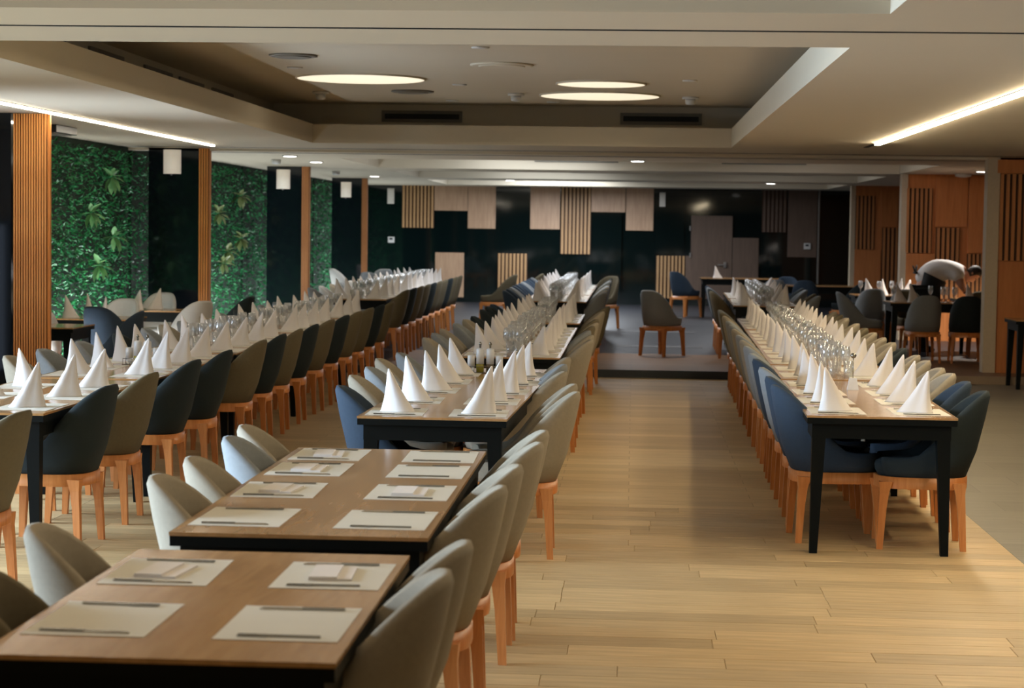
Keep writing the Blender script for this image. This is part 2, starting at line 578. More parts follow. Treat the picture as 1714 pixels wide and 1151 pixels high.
YB = Y1 - 0.001
for r in ((727.5, 300, 783, 352.5), (783.5, 300, 830, 382.5), (888, 300, 937.5, 383.5), (990, 300, 1047, 355), (1048, 300, 1094, 386),
          (728.4, 422.5, 776.5, 497)):
    rect_panel('panel', 'oak_panel', back, YB, *r)
for r in ((1156, 361, 1225, 500), (1225.5, 398, 1269, 500), (1147, 428, 1155.5, 500)):
    rect_panel('panel', 'dark_panel', back, YB, *r, proud=0.05)
rect_panel('panel', 'dark_panel', back, YB, 1319, 300, 1367.5, 430.5)
rect_panel('panel', 'black_glass', back, YB, 991, 357, 1040, 500, proud=0.09, label='glossy black panel standing proud')
rect_panel('panel', 'black_glass', back, YB, 1096, 316, 1146, 425, proud=0.03)
slat_block(back, YB, 673, 300, 727, 381, 9, 'oak_slat')
slat_block(back, YB, 938.5, 300, 989.5, 425, 8, 'oak_slat')
slat_block(back, YB, 832.5, 424, 882.5, 499, 8, 'oak_slat')
slat_block(back, YB, 1097.5, 428, 1146.5, 499, 8, 'oak_slat')
slat_block(back, YB, 1276, 300, 1317, 388.5, 6, 'dark_panel')
rect_panel('trim_strip', 'metal_trim', back, YB, 1368.5, 300, 1371.5, 475, proud=0.05, label='thin pale vertical strip')
# door hardware on the back wall
hx, hz = pix_y(1213, 443, YB)
hd = MB()
hd.box(-0.03, -0.085, -0.06, 0.03, -0.055, 0.06)
hd.box(-0.16, -0.115, -0.012, 0.02, -0.09, 0.012)
hd.box(-0.012, -0.10, -0.012, 0.012, -0.08, 0.012)
o = hd.build('door_handle', 'metal_trim', back)
o.location = (hx, YB, hz)
for vv in (382, 427):
    hx, hz = pix_y(1155, vv, YB)
    o = MB().box(-0.014, -0.08, -0.05, 0.014, -0.05, 0.05).build('hinge', 'metal_trim', back)
    o.location = (hx, YB, hz)


def wall_box(name, u, v, Y, w, h, d, mat, label, cat, screen=False):
    x, z = pix_y(u, v, Y)
    t = empty(name, (x, Y, z))
    MB().box(-w / 2, -d, -h / 2, w / 2, 0, h / 2).build('housing', mat, t, bevel=0.006)
    if screen:
        MB().box(-w * 0.28, -d - 0.004, 0.0, w * 0.22, -d + 0.001, h * 0.3).build('display', 'thermo_dark', t)
    else:
        MB().box(-w * 0.4, -d - 0.012, -h * 0.42, w * 0.4, -d + 0.001, h * 0.42).build('cover', mat, t, bevel=0.005)
    tag(t, label, cat)
    return t


wall_box('thermostat', 655, 401, Y1 - 0.002, 0.145, 0.135, 0.03, 'white_plastic', 'white thermostat on the dark wall beside the last green panel', 'thermostat', True)
wall_box('thermostat', 1351, 412, Y1 - 0.045, 0.145, 0.135, 0.03, 'white_plastic', 'white thermostat on the dark wooden panel near the right corner', 'thermostat', True)
wall_box('wall_lamp', 654.5, 328, Y1 - 0.002, 0.15, 0.34, 0.06, 'sconce_white', 'flat white box lamp above the thermostat by the last green panel', 'lamp')
wall_box('wall_lamp', 1109, 334, Y1 - 0.034, 0.13, 0.31, 0.06, 'sconce_white', 'flat white box lamp on the black wall right of the oak panels', 'lamp')

# ------------------------------------------------------------------ left side: green walls, dark fins, slatted posts
FIN_Y = [16.7, 24.0, 31.0, 38.0]
fin_x = [(-6.19, -5.29), (-5.90, -5.28), (-5.74, -5.19), (-5.78, -5.20)]
FINWORD = ['nearest the camera', 'second from the camera', 'third from the camera', 'farthest from the camera']
# column with fine slats
ct = empty('slatted_column', (-5.12, 16.72, 0))
tag(ct, 'wide square column clad in vertical wooden slats near the left edge', 'column', kind='structure')
MB().box(-0.145, -0.03, 0, 0.145, 0.03, CZ - 0.005).build('core', 'slat_back', ct)
nsl = 13
for k in range(nsl):
    w = 0.29 / nsl
    o = MB().box(-w * 0.3, -0.022, 0, w * 0.3, 0, CZ - 0.006).build('slat', 'column_slat', ct)
    o.location = (-0.145 + (k + 0.5) * w, -0.03, 0)
for k in range(2):
    w = 0.05 / 2
    o = MB().box(0, -w * 0.33, 0, 0.022, w * 0.33, CZ - 0.006).build('slat', 'column_slat', ct)
    o.location = (0.145, -0.03 + (k + 0.6) * w, 0)
for i, (y, (a, bb)) in enumerate(zip(FIN_Y, fin_x)):
    zf = 0 if y < STEP_Y else STEP
    f = tag(MB().box(a, y, zf, bb, y + 0.14, CZ - 0.001).build('wall_fin_%d' % (i + 1), 'fin_glass'),
            'glossy dark partition panel on the left, ' + FINWORD[i], 'partition', kind='structure')
    if i:
        pw = [0, 0.12, 0.11, 0.09][i]
        t = empty('slatted_post', (bb + pw / 2 + 0.001, y + 0.07, zf))
        tag(t, 'narrow brown slatted post at the edge of the dark panel, ' + ['', 'nearest of the three', 'middle one of the three', 'farthest of the three'][i],
            'post', kind='structure')
        hgt = CZ - zf - 0.002
        MB().box(-pw / 2, -0.08, 0, pw / 2, 0.06, hgt).build('core', 'slat_back', t)
        for k in range(4):
            o = MB().box(-pw * 0.09, -0.02, 0, pw * 0.09, 0, hgt).build('slat', 'column_slat' if i == 1 else 'amber_slat', t)
            o.location = (-pw / 2 + (k + 0.5) * pw / 4, -0.08, 0)
        for k in range(3):
            o = MB().box(0, -0.011, 0, 0.012, 0.011, hgt).build('slat', 'column_slat' if i == 1 else 'amber_slat', t)
            o.location = (pw / 2, -0.06 + k * 0.036, 0)


def sconce(x, y, z, w, h, label):
    t = empty('wall_sconce', (x, y, z))
    rings = []
    n = 10
    for zz in (-h / 2, h / 2):
        rings.append([(-w / 2 * math.cos(math.pi * k / n), -0.11 * math.sin(math.pi * k / n) - 0.012, zz) for k in range(n + 1)])
    MB().ring_stack(rings).build('shade', 'sconce_shade', t)
    MB().box(-w * 0.3, -0.0125, -h * 0.4, w * 0.3, 0, h * 0.4).build('bracket', 'metal_trim', t)
    MB().lathe([(0.012, -0.02), (0.012, 0.0)], 8, (0, -0.06, -h / 2)).build('finial', 'metal_trim', t)
    tag(t, label, 'wall lamp', 'half-round sconces on the dark partitions')


for i, (u, v, w, h) in enumerate(((289, 270.5, 0.215, 0.29), (474.5, 300, 0.215, 0.30), (579.5, 317.5, 0.20, 0.29))):
    x, z = pix_y(u, v, FIN_Y[i + 1])
    sconce(x, FIN_Y[i + 1], min(z, 2.48), w, h, 'white half-round wall sconce high on the dark partition, ' + ['nearest the camera', 'middle one of the row', 'farthest from the camera'][i])

# green wall: backing + uncountable small leaves, with larger rosettes on top
bays = [(16.9, 23.99), (24.16, 30.99), (31.16, 37.99), (38.16, 43.98)]
BW = ['nearest bay on the left, beside the slatted column', 'second bay on the left', 'third bay on the left', 'last bay on the left, by the back wall']
for bi, (ya, yb) in enumerate(bays):
    zf = 0 if ya < STEP_Y else STEP
    t = empty('green_wall', (XL, (ya + yb) / 2, zf))
    tag(t, 'dense green plant wall in the ' + BW[bi], 'plant wall', 'plant walls between the dark partitions')
    hl = (yb - ya) / 2
    MB().box(0.0005, -hl, 0, 0.05, hl, CZ - zf - 0.002).build('backing', 'moss_back', t)
    lb = MB()
    nleaf = int((yb - ya) * 2.5 * (620 if bi == 0 else 400 if bi == 1 else 220))
    rnd = random.Random(50 + bi)
    for _ in range(nleaf):
        yy, zz = rnd.uniform(-hl, hl), rnd.uniform(0.02, CZ - zf - 0.06)
        s = rnd.uniform(0.014, 0.036) * (1 if bi < 2 else 1.25)
        base = Vector((rnd.uniform(0.03, 0.12), yy, zz))
        dr = Vector((rnd.uniform(0.2, 1.0), rnd.uniform(-1, 1), rnd.uniform(-0.9, 0.7))).normalized()
        sd = dr.cross(Vector((rnd.uniform(-1, 1), rnd.uniform(-1, 1), rnd.uniform(-1, 1)))).normalized()
        nn = dr.cross(sd)
        i = len(lb.v)
        mid = base + dr * s * 0.9
        lb.v += [tuple(base), tuple(mid + sd * s * 0.45 + nn * s * 0.15), tuple(base + dr * s * 2 - nn * s * 0.2), tuple(mid - sd * s * 0.45 + nn * s * 0.15)]
        lb.face((i, i + 1, i + 2))
        lb.face((i, i + 2, i + 3))
    lv = lb.build('foliage', 'foliage', t)
    lv['kind'] = 'stuff'


for bi, (ya, yb) in enumerate(bays):
    zb = 0 if ya < STEP_Y else STEP
    t = empty('plant_uplight', (XL + 0.42, (ya + yb) / 2, zb))
    hl = (yb - ya) / 2 - 0.4
    MB().box(-0.035, -hl, 0.0005, 0.035, hl, 0.06).build('housing', 'table_black', t)
    MB().box(-0.025, -hl + 0.02, 0.0602, 0.025, hl - 0.02, 0.066).build('lens', 'sconce_white', t)
    tag(t, 'slim floor uplight washing the %s plant wall from below' % nth(bi + 1), 'floor light', 'uplights under the plant walls')
    lo = area_light('plant_uplight_beam', (XL + 0.42, (ya + yb) / 2, zb + 0.07), (XL, (ya + yb) / 2, 2.0), 2 * hl, 0.05, (150, 75, 50, 55)[bi], (0.92, 0.98, 1.0))
    z_ax = -Vector((0.10, 0, 1)).normalized()
    x_ax = Vector((0, 1, 0))
    y_ax = z_ax.cross(x_ax)
    lo.rotation_euler = Matrix((x_ax, y_ax, z_ax)).transposed().to_euler()


def leaf_mesh(name, L, Wd, mat):
    mb = MB()
    prof = [(0, 0.02), (0.2, 0.7), (0.45, 1.0), (0.75, 0.7), (1.0, 0.03)]
    for t, w in prof:
        z = -0.5 * L * t * t * 0.7
        mb.v += [(-Wd / 2 * w, L * t, z + 0.15 * Wd * w), (0, L * t, z), (Wd / 2 * w, L * t, z + 0.15 * Wd * w)]
    for k in range(len(prof) - 1):
        a = 3 * k
        mb.face((a, a + 1, a + 4, a + 3), True)
        mb.face((a + 1, a + 2, a + 5, a + 4), True)
    return shared(name, mb, mat)


LEAFM = {('pale', k): leaf_mesh('leaf', 0.15 + 0.02 * k, 0.065 + 0.01 * k, 'pale_leaf') for k in range(3)}
LEAFM.update({('olive', k): leaf_mesh('leaf', 0.15 + 0.02 * k, 0.075 + 0.01 * k, 'olive_leaf') for k in range(3)})
t = empty('ceiling_unit', (-5.72, 18.9, CZ))
MB().box(-0.28, -0.35, -0.075, 0.28, 0.35, -0.0005).build('casing', 'thermo_dark', t, bevel=0.006)
MB().box(-0.24, -0.30, -0.082, 0.24, 0.30, -0.0752).build('grille', 'vent_frame', t)
tag(t, 'flat dark ceiling unit beside the slatted column above the plant wall', 'ceiling unit')
ros = [(22.77, 2.25, 'pale', 'highest broad-leaved rosette on the nearest plant wall'),
       (21.9, 1.83, 'pale', 'broad-leaved rosette halfway up the nearest plant wall, leftmost there'),
       (22.88, 1.56, 'pale', 'bright broad-leaved rosette near the right edge of the nearest plant wall'),
       (22.23, 1.24, 'pale', 'lowest broad-leaved rosette on the nearest plant wall'),
       (30.36, 2.16, 'olive', 'highest olive broad-leaved plant on the second plant wall'),
       (28.73, 1.88, 'olive', 'olive broad-leaved plant on the second plant wall, leftmost there'),
       (30.38, 1.51, 'olive', 'yellowish broad-leaved plant in the middle of the second plant wall'),
       (29.43, 1.32, 'olive', 'olive broad-leaved plant just below the middle of the second plant wall'),
       (29.09, 1.15, 'olive', 'lowest pale olive broad-leaved plant on the second plant wall')]
for yy, zz, tone, lab in ros:
    t = empty('broadleaf_plant', (XL + 0.14, yy, zz))
    tag(t, lab, 'plant', 'broad-leaved plants on the plant walls')
    rnd = random.Random(int(yy * 100))
    for k in range(9):
        o = mesh_obj('leaf', LEAFM[(tone, rnd.randrange(3))], t)
        a = 2 * math.pi * k / 9 + rnd.uniform(-0.3, 0.3)
        d = Vector((0.8 * math.cos(a) + 0.45, -0.35, 0.95 * math.sin(a))).normalized()
        o.rotation_euler = d.to_track_quat('Y', 'Z').to_euler()
        o.location = (0.03, 0, 0)
    MB().tube((-0.05, 0, 0), (0.06, -0.02, 0.02), 0.012, 0.008).build('stem', 'foliage', t)

# ------------------------------------------------------------------ right side: wooden partitions with slat blocks
RF = [(24.0, 4.18, 0.15), (31.0, 4.10, 0.10), (39.0, 4.20, 0.09)]
RW = ['nearest the camera', 'second from the camera, behind the waiter', 'third from the camera']
for i, (y, x0, pw) in enumerate(RF):
    f = tag(MB().box(x0 + pw, y, STEP, XR, y + 0.15, CZ - 0.001).build('wall_partition_%d' % (i + 1), 'amber_panel'),
            'warm brown wooden partition on the right, ' + RW[i], 'partition', kind='structure')
    t = tag(MB().box(x0, y - 0.03, STEP, x0 + pw, y + 0.18, CZ - 0.001).build('trim_%d' % (5 + i), 'beige_trim', bevel=0.006),
            'pale beige post closing the wooden partition, ' + ['nearest the camera', 'second from the camera', 'third from the camera'][i], 'post', kind='structure')
    yy = y - 0.0005
    if i == 0:
        rect_panel('panel', 'amber_panel', f, yy, 1669, 438, 1830, 634, 0.03)
        slat_block(f, yy, 1670, 292, 1830, 437, 16, 'amber_slat')
        rect_panel('panel', 'amber_panel', f, yy, 1669, 268, 1830, 291, 0.03)
    elif i == 1:
        slat_block(f, yy, 1515, 315, 1560, 423, 6, 'amber_slat')
        rect_panel('panel', 'amber_panel', f, yy, 1514.5, 424, 1563, 545, 0.035)
        rect_panel('panel', 'amber_panel', f, yy, 1566, 296, 1619, 380, 0.03)
        slat_block(f, yy, 1565, 381, 1605, 500, 5, 'amber_slat')
        rect_panel('panel', 'amber_panel', f, yy, 1620.5, 296, 1660, 424, 0.035)
        slat_block(f, yy, 1617, 425, 1652, 540, 5, 'amber_slat')
    else:
        slat_block(f, yy, 1431, 327.5, 1464, 417, 5, 'amber_slat')
        rect_panel('panel', 'amber_panel', f, yy, 1429, 418, 1473, 520, 0.035)
        rect_panel('panel', 'amber_panel', f, yy, 1475, 318, 1503, 380, 0.03)
        slat_block(f, yy, 1475, 381, 1503, 500, 4, 'amber_slat')


# ------------------------------------------------------------------ ceiling fittings
def led(x, y0, y1, w, mat, label):
    t = empty('led_strip', (x, (y0 + y1) / 2, CZ))
    h = (y1 - y0) / 2
    MB().box(-w / 2 - 0.012, -h, -0.006, w / 2 + 0.012, h, -0.0005).build('channel', 'white_plastic', t)
    MB().box(-w / 2, -h + 0.01, -0.020, w / 2, h - 0.01, -0.0062).build('diffuser', mat, t)
    tag(t, label, 'ceiling light')


led(2.47, 6.4, 20.6, 0.05, 'led_warm', 'long warm linear ceiling light above the right side of the hall')
led(-4.87, 9.6, 22.9, 0.034, 'led_cool', 'long white linear ceiling light along the left side of the hall')
tag(MB().box(2.445, 20.65, CZ - 0.006, 2.495, 21.6, CZ - 0.0005).build('ceiling_slot', 'dark_vent'), 'dark unlit slot at the far end of the right linear light', 'ceiling slot')


t = empty('cove_fill', (-1.26, 9.80, 2.8605))  # added glowing strip, out of view, to brighten the coffer ceiling
MB().box(-2.1, -0.05, 0, 2.1, 0.05, 0.012).build('channel', 'white_plastic', t)
MB().box(-2.08, -0.04, 0.0122, 2.08, 0.04, 0.02).build('diffuser', 'cove_fill_glow', t)
tag(t, 'added unseen warm strip brightening the main coffer from its near ledge', 'ceiling light')


def disc(x, y, r, label):
    t = empty('round_light', (x, y, 3.12))
    prof = [(r + 0.012, 0.0), (r + 0.012, -0.016), (r, -0.016), (r - 0.01, -0.006)]
    MB().lathe(prof, 36, cap0=False, cap1=False).build('rim', 'ceiling_paint', t)
    MB().lathe([(r - 0.002, -0.012), (r - 0.002, -0.006)], 36).build('diffuser', 'disc_glow', t)
    tag(t, label, 'ceiling light', 'round lights in the main coffer')


disc(-2.58, 18.7, 0.60, 'large glowing round light in the coffer, leftmost of the three')
disc(-0.37, 20.8, 0.62, 'large glowing round light in the coffer, lower of the right pair')
disc(-0.33, 19.1, 0.42, 'smaller glowing round light in the coffer, upper of the right pair')


def flat_disc(name, x, y, z, r, mat, label, cat, grp=None):
    t = empty(name, (x, y, z))
    MB().lathe([(r, -0.0005), (r, -0.012), (r * 0.92, -0.016)], 20).build('ring', mat, t)
    MB().lathe([(r * 0.75, -0.0155), (r * 0.7, -0.024)], 20).build('centre', mat if mat != 'dark_vent' else 'vent_frame', t)
    tag(t, label, cat, grp)


flat_disc('ceiling_speaker', -2.28, 20.4, 3.12, 0.22, 'vent_frame', 'dark round ceiling speaker beside the left round light', 'speaker')
flat_disc('ceiling_speaker', -2.8, 16.25, 3.12, 0.2, 'vent_frame', 'round ceiling speaker in the coffer above the left vents', 'speaker')
flat_disc('ceiling_hatch', -1.14, 17.0, 3.12, 0.27, 'ceiling_paint', 'pale round ceiling hatch in the middle of the coffer', 'hatch')
for x, y, lab in ((-1.23, 20.6, 'white smoke detector in the coffer between the round lights'), (0.57, 20.9, 'white smoke detector at the right side of the coffer'),
                  (-3.26, 20.6, 'white smoke detector at the left side of the coffer')):
    t = empty('smoke_detector', (x, y, 3.12))
    MB().lathe([(0.085, -0.0005), (0.085, -0.025)], 16).build('base', 'white_plastic', t)
    MB().lathe([(0.055, -0.0255), (0.05, -0.075), (0.02, -0.085)], 16).build('sensor', 'white_plastic', t)
    tag(t, lab, 'smoke detector', 'smoke detectors in the coffer')
for x, y, lab in ((-1.71, 19.4, 'right of the left round light'), (-2.0, 21.8, 'above the left far vent'), (-0.9, 21.9, 'between the two far vents'), (-3.0, 17.5, 'left of the left round light'), (0.5, 18.6, 'right of the right round lights'), (-1.2, 15.4, 'nearest the camera')):
    t = MB().lathe([(0.07, -0.0005), (0.07, -0.008), (0.04, -0.012)], 14).build('ceiling_spot', 'white_plastic')
    t.location = (x, y, 3.12)
    tag(t, 'small flat unlit spot lamp in the coffer ceiling, ' + lab, 'ceiling spot', 'unlit spots in the coffer')


def downlight(x, y, label):
    t = empty('downlight', (x, y, CZ))
    MB().lathe([(0.105, -0.0005), (0.105, -0.014), (0.085, -0.016)], 18, cap1=False).build('ring', 'white_plastic', t)
    MB().lathe([(0.083, -0.018), (0.083, -0.0125)], 18).build('lens', 'downlight_glow', t)
    tag(t, label, 'ceiling light', 'small recessed downlights over the platform')
    l = bpy.data.lights.new('downlight_beam', 'SPOT')
    l.energy = 430 if x > 4 else 80
    l.spot_size = math.radians(110)
    l.spot_blend = 0.6
    l.color = (1.0, 0.92, 0.82)
    l.shadow_soft_size = 0.07
    lo = bpy.data.objects.new('downlight_beam', l)
    COL.objects.link(lo)
    lo.location = (x, y, CZ - 0.05)


for x, y, lab in ((-4.53, 26.1, 'small bright downlight on the left, nearest of the left three'), (-4.55, 28.4, 'small bright downlight on the left, second of the left three'),
                  (-4.7, 36.0, 'small bright downlight on the left, farthest of the left three'), (0.04, 26.4, 'small bright downlight in the middle of the platform ceiling'),
                  (-2.34, 37.7, 'small bright downlight in front of the left oak panels'), (2.56, 37.7, 'small bright downlight in front of the dark right wall panels'),
                  (5.0, 29.1, 'small bright downlight above the waiter')):
    downlight(x, y, lab)
t = MB().lathe([(0.13, -0.0005), (0.12, -0.04), (0.05, -0.055)], 18).build('smoke_detector', 'white_plastic')
t.location = (4.97, 30.6, CZ)
tag(t, 'round white detector on the ceiling beside the waiter\'s downlight', 'smoke detector')
t = MB().lathe([(0.07, -0.0005), (0.06, -0.06), (0.02, -0.07)], 14).build('smoke_detector', 'white_plastic')
t.location = (-5.0, 27.7, CZ)
tag(t, 'small white detector on the ceiling left of the left downlights', 'smoke detector')
t = MB().lathe([(0.07, -0.0005), (0.06, -0.06), (0.02, -0.07)], 14).build('smoke_detector', 'white_plastic')
t.location = (-5.0, 33.3, CZ)
tag(t, 'small white detector on the ceiling before the third dark partition', 'smoke detector')


def vent(loc, rz, w, h, label, grp=None, n=3):
    t = empty('air_vent', loc, rz)
    f = MB()
    b = 0.035
    f.box(-w / 2, -0.02, -h / 2, w / 2, 0, -h / 2 + b).box(-w / 2, -0.02, h / 2 - b, w / 2, 0, h / 2)
    f.box(-w / 2, -0.02, -h / 2 + b, -w / 2 + b, 0, h / 2 - b).box(w / 2 - b, -0.02, -h / 2 + b, w / 2, 0, h / 2 - b)
    f.build('frame', 'vent_frame', t)
    MB().box(-w / 2 + b, -0.004, -h / 2 + b, w / 2 - b, 0, h / 2 - b).build('opening', 'dark_vent', t)
    for k in range(n):
        z = -h / 2 + b + (k + 1) * (h - 2 * b) / (n + 1)
        MB().box(-w / 2 + b, -0.018, z - 0.005, w / 2 - b, -0.0045, z + 0.005).build('louvre', 'dark_vent', t)
    tag(t, label, 'air vent', grp)


vent((-2.42, 22.649, 2.985), 0, 0.92, 0.13, 'slotted air vent on the far side of the coffer, left one')
vent((0.29, 22.649, 2.985), 0, 0.92, 0.13, 'slotted air vent on the far side of the coffer, right one')
VW = ['first', 'second', 'third', 'fourth', 'fifth', 'sixth', 'seventh']
for k, yv in enumerate((10.9, 12.35, 13.75, 15.4, 17.1, 18.4, 19.8)):
    vent((-4.129, yv, 2.965), math.pi / 2, 1.0, 0.19, 'dark air vent along the left side of the coffer, %s from the camera' % VW[k], 'vents along the left side of the coffer', 2)
for k, (x, y) in enumerate(((-0.9, 31.1), (2.0, 31.1), (-0.5, 36.9), (2.6, 36.9))):
    vent((x, y - 0.001, 2.84), 0, 1.3, 0.14, 'dark slot vent on the rear side of the %s' % ['nearer back coffer, left', 'nearer back coffer, right', 'farther back coffer, left', 'farther back coffer, right'][k])


# ------------------------------------------------------------------ chairs
def se(a, bb, th, n=2.6):
    """super-ellipse point, th = 0 at the back (-y)"""
    s, c = math.sin(th), math.cos(th)
    return a * math.copysign(abs(s) ** (2 / n), s), -bb * math.copysign(abs(c) ** (2 / n), c)


def chair_meshes():
    d = {}
    N = 30
    TH = math.radians(140)
    shell = MB()
    rings = []
    for k in range(N + 1):
        th = -TH + 2 * TH * k / N
        ring = []
        # top outline
        tx, ty = se(0.232, 0.37, th, 2.3)
        bx_, by_ = se(0.205, 0.245, th, 2.8)
        yr = max(0.0, ty + 0.355)
        h = 0.868 - 0.36 * (yr / 0.40) ** 1.3 - 0.022 * (tx / 0.2) ** 2
        h = h if h > 0.56 else 0.505 + 0.055 * math.exp((h - 0.56) / 0.055)
        fr = (h - 0.40) / 0.455

        def P(t, off):
            # t 0 bottom .. 1 rim along the lean, off inward
            e = t * fr
            x = bx_ + (tx - bx_) * (e ** 0.8)
            y = by_ + (ty - by_) * (e ** 0.8)
            r = math.hypot(x, y)
            return (x - off * x / r, y - off * y / r, 0.40 + t * (h - 0.40))
        ring = [P(0, 0), P(0.3, -0.006), P(0.7, -0.004), P(0.95, 0.0), P(1.0, 0.012), P(1.0, 0.030), P(0.95, 0.042), P(0.65, 0.044), P(0.15, 0.04), P(0, 0.034)]
        rings.append(ring)
    # rings run along th; close around section
    n = len(rings[0])
    shell.ring_stack(rings, True, True, True, True)
    d['shell'] = shell
    seat = MB()
    prof = [(0.93, 0.398), (0.98, 0.42), (1.0, 0.45), (0.97, 0.47), (0.85, 0.482), (0.4, 0.488)]
    rr = []
    for s, z in prof:
        rr.append([(se(0.176 * s, 0.225 * s, 2 * math.pi * k / 24, 3.0)[0], 0.03 + se(0.176 * s, 0.225 * s, 2 * math.pi * k / 24, 3.0)[1], z) for k in range(24)])
    seat.ring_stack(rr)
    d['seat'] = seat
    fr_ = MB()
    rr = []
    for s, z in ((1.0, 0.335), (1.0, 0.398), (0.86, 0.398), (0.86, 0.335)):
        rr.append([(se(0.215 * s, 0.256 * s, 2 * math.pi * k / 28, 3.0)[0], 0.005 + se(0.215 * s, 0.256 * s, 2 * math.pi * k / 28, 3.0)[1], z) for k in range(28)])
    rr.append(rr[0])
    fr_.ring_stack(rr, False, False)
    d['frame'] = fr_
    for nm, sx, sy in (('l0', -1, -1), ('l1', 1, -1), ('l2', -1, 1), ('l3', 1, 1)):
        lg = MB()
        rr = []
        for z, off, w in ((0.0, 1.10, 0.0165), (0.22, 1.04, 0.021), (0.31, 1.0, 0.025), (0.372, 0.97, 0.036)):
            cx, cy = sx * 0.172 * off, sy * 0.205 * off + 0.005
            rr.append([(cx + w * (1 if q in (1, 2) else -1) * (0.8 if q % 2 else 1), cy + w * (1 if q in (2, 3) else -1), z) for q in range(4)])
        lg.ring_stack(rr, smooth=False)
        d[nm] = lg
    return d


CM = chair_meshes()
CHAIR_ME = {}
for fab in ('taupe', 'grey', 'pale', 'blue', 'teal', 'brown'):
    CHAIR_ME[fab] = (shared('shell', CM['shell'], fab + '_fabric'), shared('seat', CM['seat'], fab + '_fabric'))
FRAME_ME = shared('frame', CM['frame'], 'beech')
LEG_ME = [shared('leg', CM[k], 'beech') for k in ('l0', 'l1', 'l2', 'l3')]
FABWORD = {'taupe': 'taupe', 'grey': 'grey', 'pale': 'pale grey', 'blue': 'blue', 'teal': 'dark teal', 'brown': 'dark brown-toned'}


def chair(x, y, z, rz, fab, label, group, scale=1.0):
    """rz = 0 faces +y"""
    t = empty('tub_chair', (x, y, z), rz)
    t.scale = (scale,) * 3
    mesh_obj('backrest', CHAIR_ME[fab][0], t)
    mesh_obj('seat', CHAIR_ME[fab][1], t)
    mesh_obj('seat_frame', FRAME_ME, t)
    for me in LEG_ME:
        mesh_obj('leg', me, t)
    tag(t, label, 'chair', group)
    return t


# ------------------------------------------------------------------ tables
def table(x0, y0, x1, y1, z, label, rz=0.0, group='long dining tables', h=0.75):
    cx, cy = (x0 + x1) / 2, (y0 + y1) / 2
    t = empty('dining_table', (cx, cy, z), rz)
    a, bb = (x1 - x0) / 2, (y1 - y0) / 2
    MB().box(-a, -bb, h - 0.012, a, bb, h).build('tabletop', 'table_oak', t)
    ap = MB().box(-a + 0.002, -bb + 0.002, h - 0.045, a - 0.002, bb - 0.002, h - 0.0125)
    for q in ((-a + 0.03, -bb + 0.03, a - 0.03, -bb + 0.055), (-a + 0.03, bb - 0.055, a - 0.03, bb - 0.03), (-a + 0.03, -bb + 0.055, -a + 0.055, bb - 0.055), (a - 0.055, -bb + 0.055, a - 0.03, bb - 0.055)):
        ap.box(q[0], q[1], h - 0.125, q[2], q[3], h - 0.046)
    ap.build('apron', 'table_black', t)
    for sx in (-1, 1):
        for sy in (-1, 1):
            X, Y = sx * (a - 0.07), sy * (bb - 0.07)
            MB().frustum((X - 0.021 + sx * 0.02, Y - 0.021 + sy * 0.02, X + 0.021 + sx * 0.02, Y + 0.021 + sy * 0.02), 0,
                         (X - 0.038, Y - 0.038, X + 0.038, Y + 0.038), h - 0.046).build('leg', 'table_black', t)
    tag(t, label, 'table', group)
    return t


# ------------------------------------------------------------------ tableware meshes
def napkin_mesh(k):
    rnd = random.Random(300 + k)
    mb = MB()
    h = 0.235 + rnd.uniform(-0.01, 0.015)
    # folded sail: one flat face and one bellied face meeting in a sharp vertical crease
    pts = []
    n = 14
    for i in range(n):
        a = 2 * math.pi * i / n
        x = 0.095 * math.cos(a)
        y = 0.066 * math.sin(a)
        if math.cos(a) > 0.8:
            x += 0.012
        if i in (3, 4):
            y -= 0.022
        if i in (10,):
            y += 0.016
        pts.append((x, y))
    ax, ay = rnd.uniform(-0.075, -0.045), rnd.uniform(-0.015, 0.015)
    rings = []
    for s, z, fl in ((1.0, 0.0, 0), (0.93, 0.03, 0), (0.62, 0.30, 0.05), (0.36, 0.60, 0.06), (0.16, 0.87, 0.04), (0.04, 1.0, 0)):
        rings.append([(px * s + ax * z, py * s * (1 - fl) + ay * z, z * h) for px, py in pts])
    mb.ring_stack(rings, smooth=True)
    return shared('napkin', mb, 'napkin_cloth')


NAP = [napkin_mesh(k) for k in range(5)]
MAT_ME = shared('placemat', MB().box(-0.15, -0.21, 0, 0.15, 0.21, 0.0015), 'paper')
FLATNAP = shared('flat_napkin', MB().box(-0.06, -0.10, 0, 0.06, 0.10, 0.006).box(-0.058, -0.10, 0.0062, 0.02, 0.10, 0.011), 'napkin_cloth')
kn = MB()
kn.box(-0.11, -0.006, 0, 0.0, 0.006, 0.006)
kn.frustum((0.0, -0.009, 0.11, 0.008), 0.001, (0.0, -0.007, 0.10, 0.006), 0.004)
KNIFE = shared('knife', kn, 'steel')
fk = MB()
fk.box(-0.10, -0.005, 0, 0.03, 0.005, 0.005)
fk.box(0.03, -0.012, 0.001, 0.05, 0.012, 0.004)
for q in range(4):
    fk.box(0.05, -0.0115 + q * 0.0065, 0.001, 0.10, -0.0115 + q * 0.0065 + 0.0035, 0.004)
FORK = shared('fork', fk, 'steel')
wg = MB().lathe([(0.034, 0.0), (0.034, 0.003), (0.006, 0.008), (0.004, 0.02), (0.004, 0.085), (0.012, 0.095), (0.028, 0.115), (0.034, 0.14), (0.033, 0.17), (0.027, 0.205),
                 (0.025, 0.205), (0.031, 0.17), (0.032, 0.14), (0.026, 0.118), (0.004, 0.099)], 14, cap1=True)
WINE = shared('wine_glass', wg, 'clear_glass')
tg = MB().lathe([(0.027, 0.0), (0.031, 0.03), (0.035, 0.11), (0.033, 0.11), (0.029, 0.03), (0.024, 0.008)], 14)
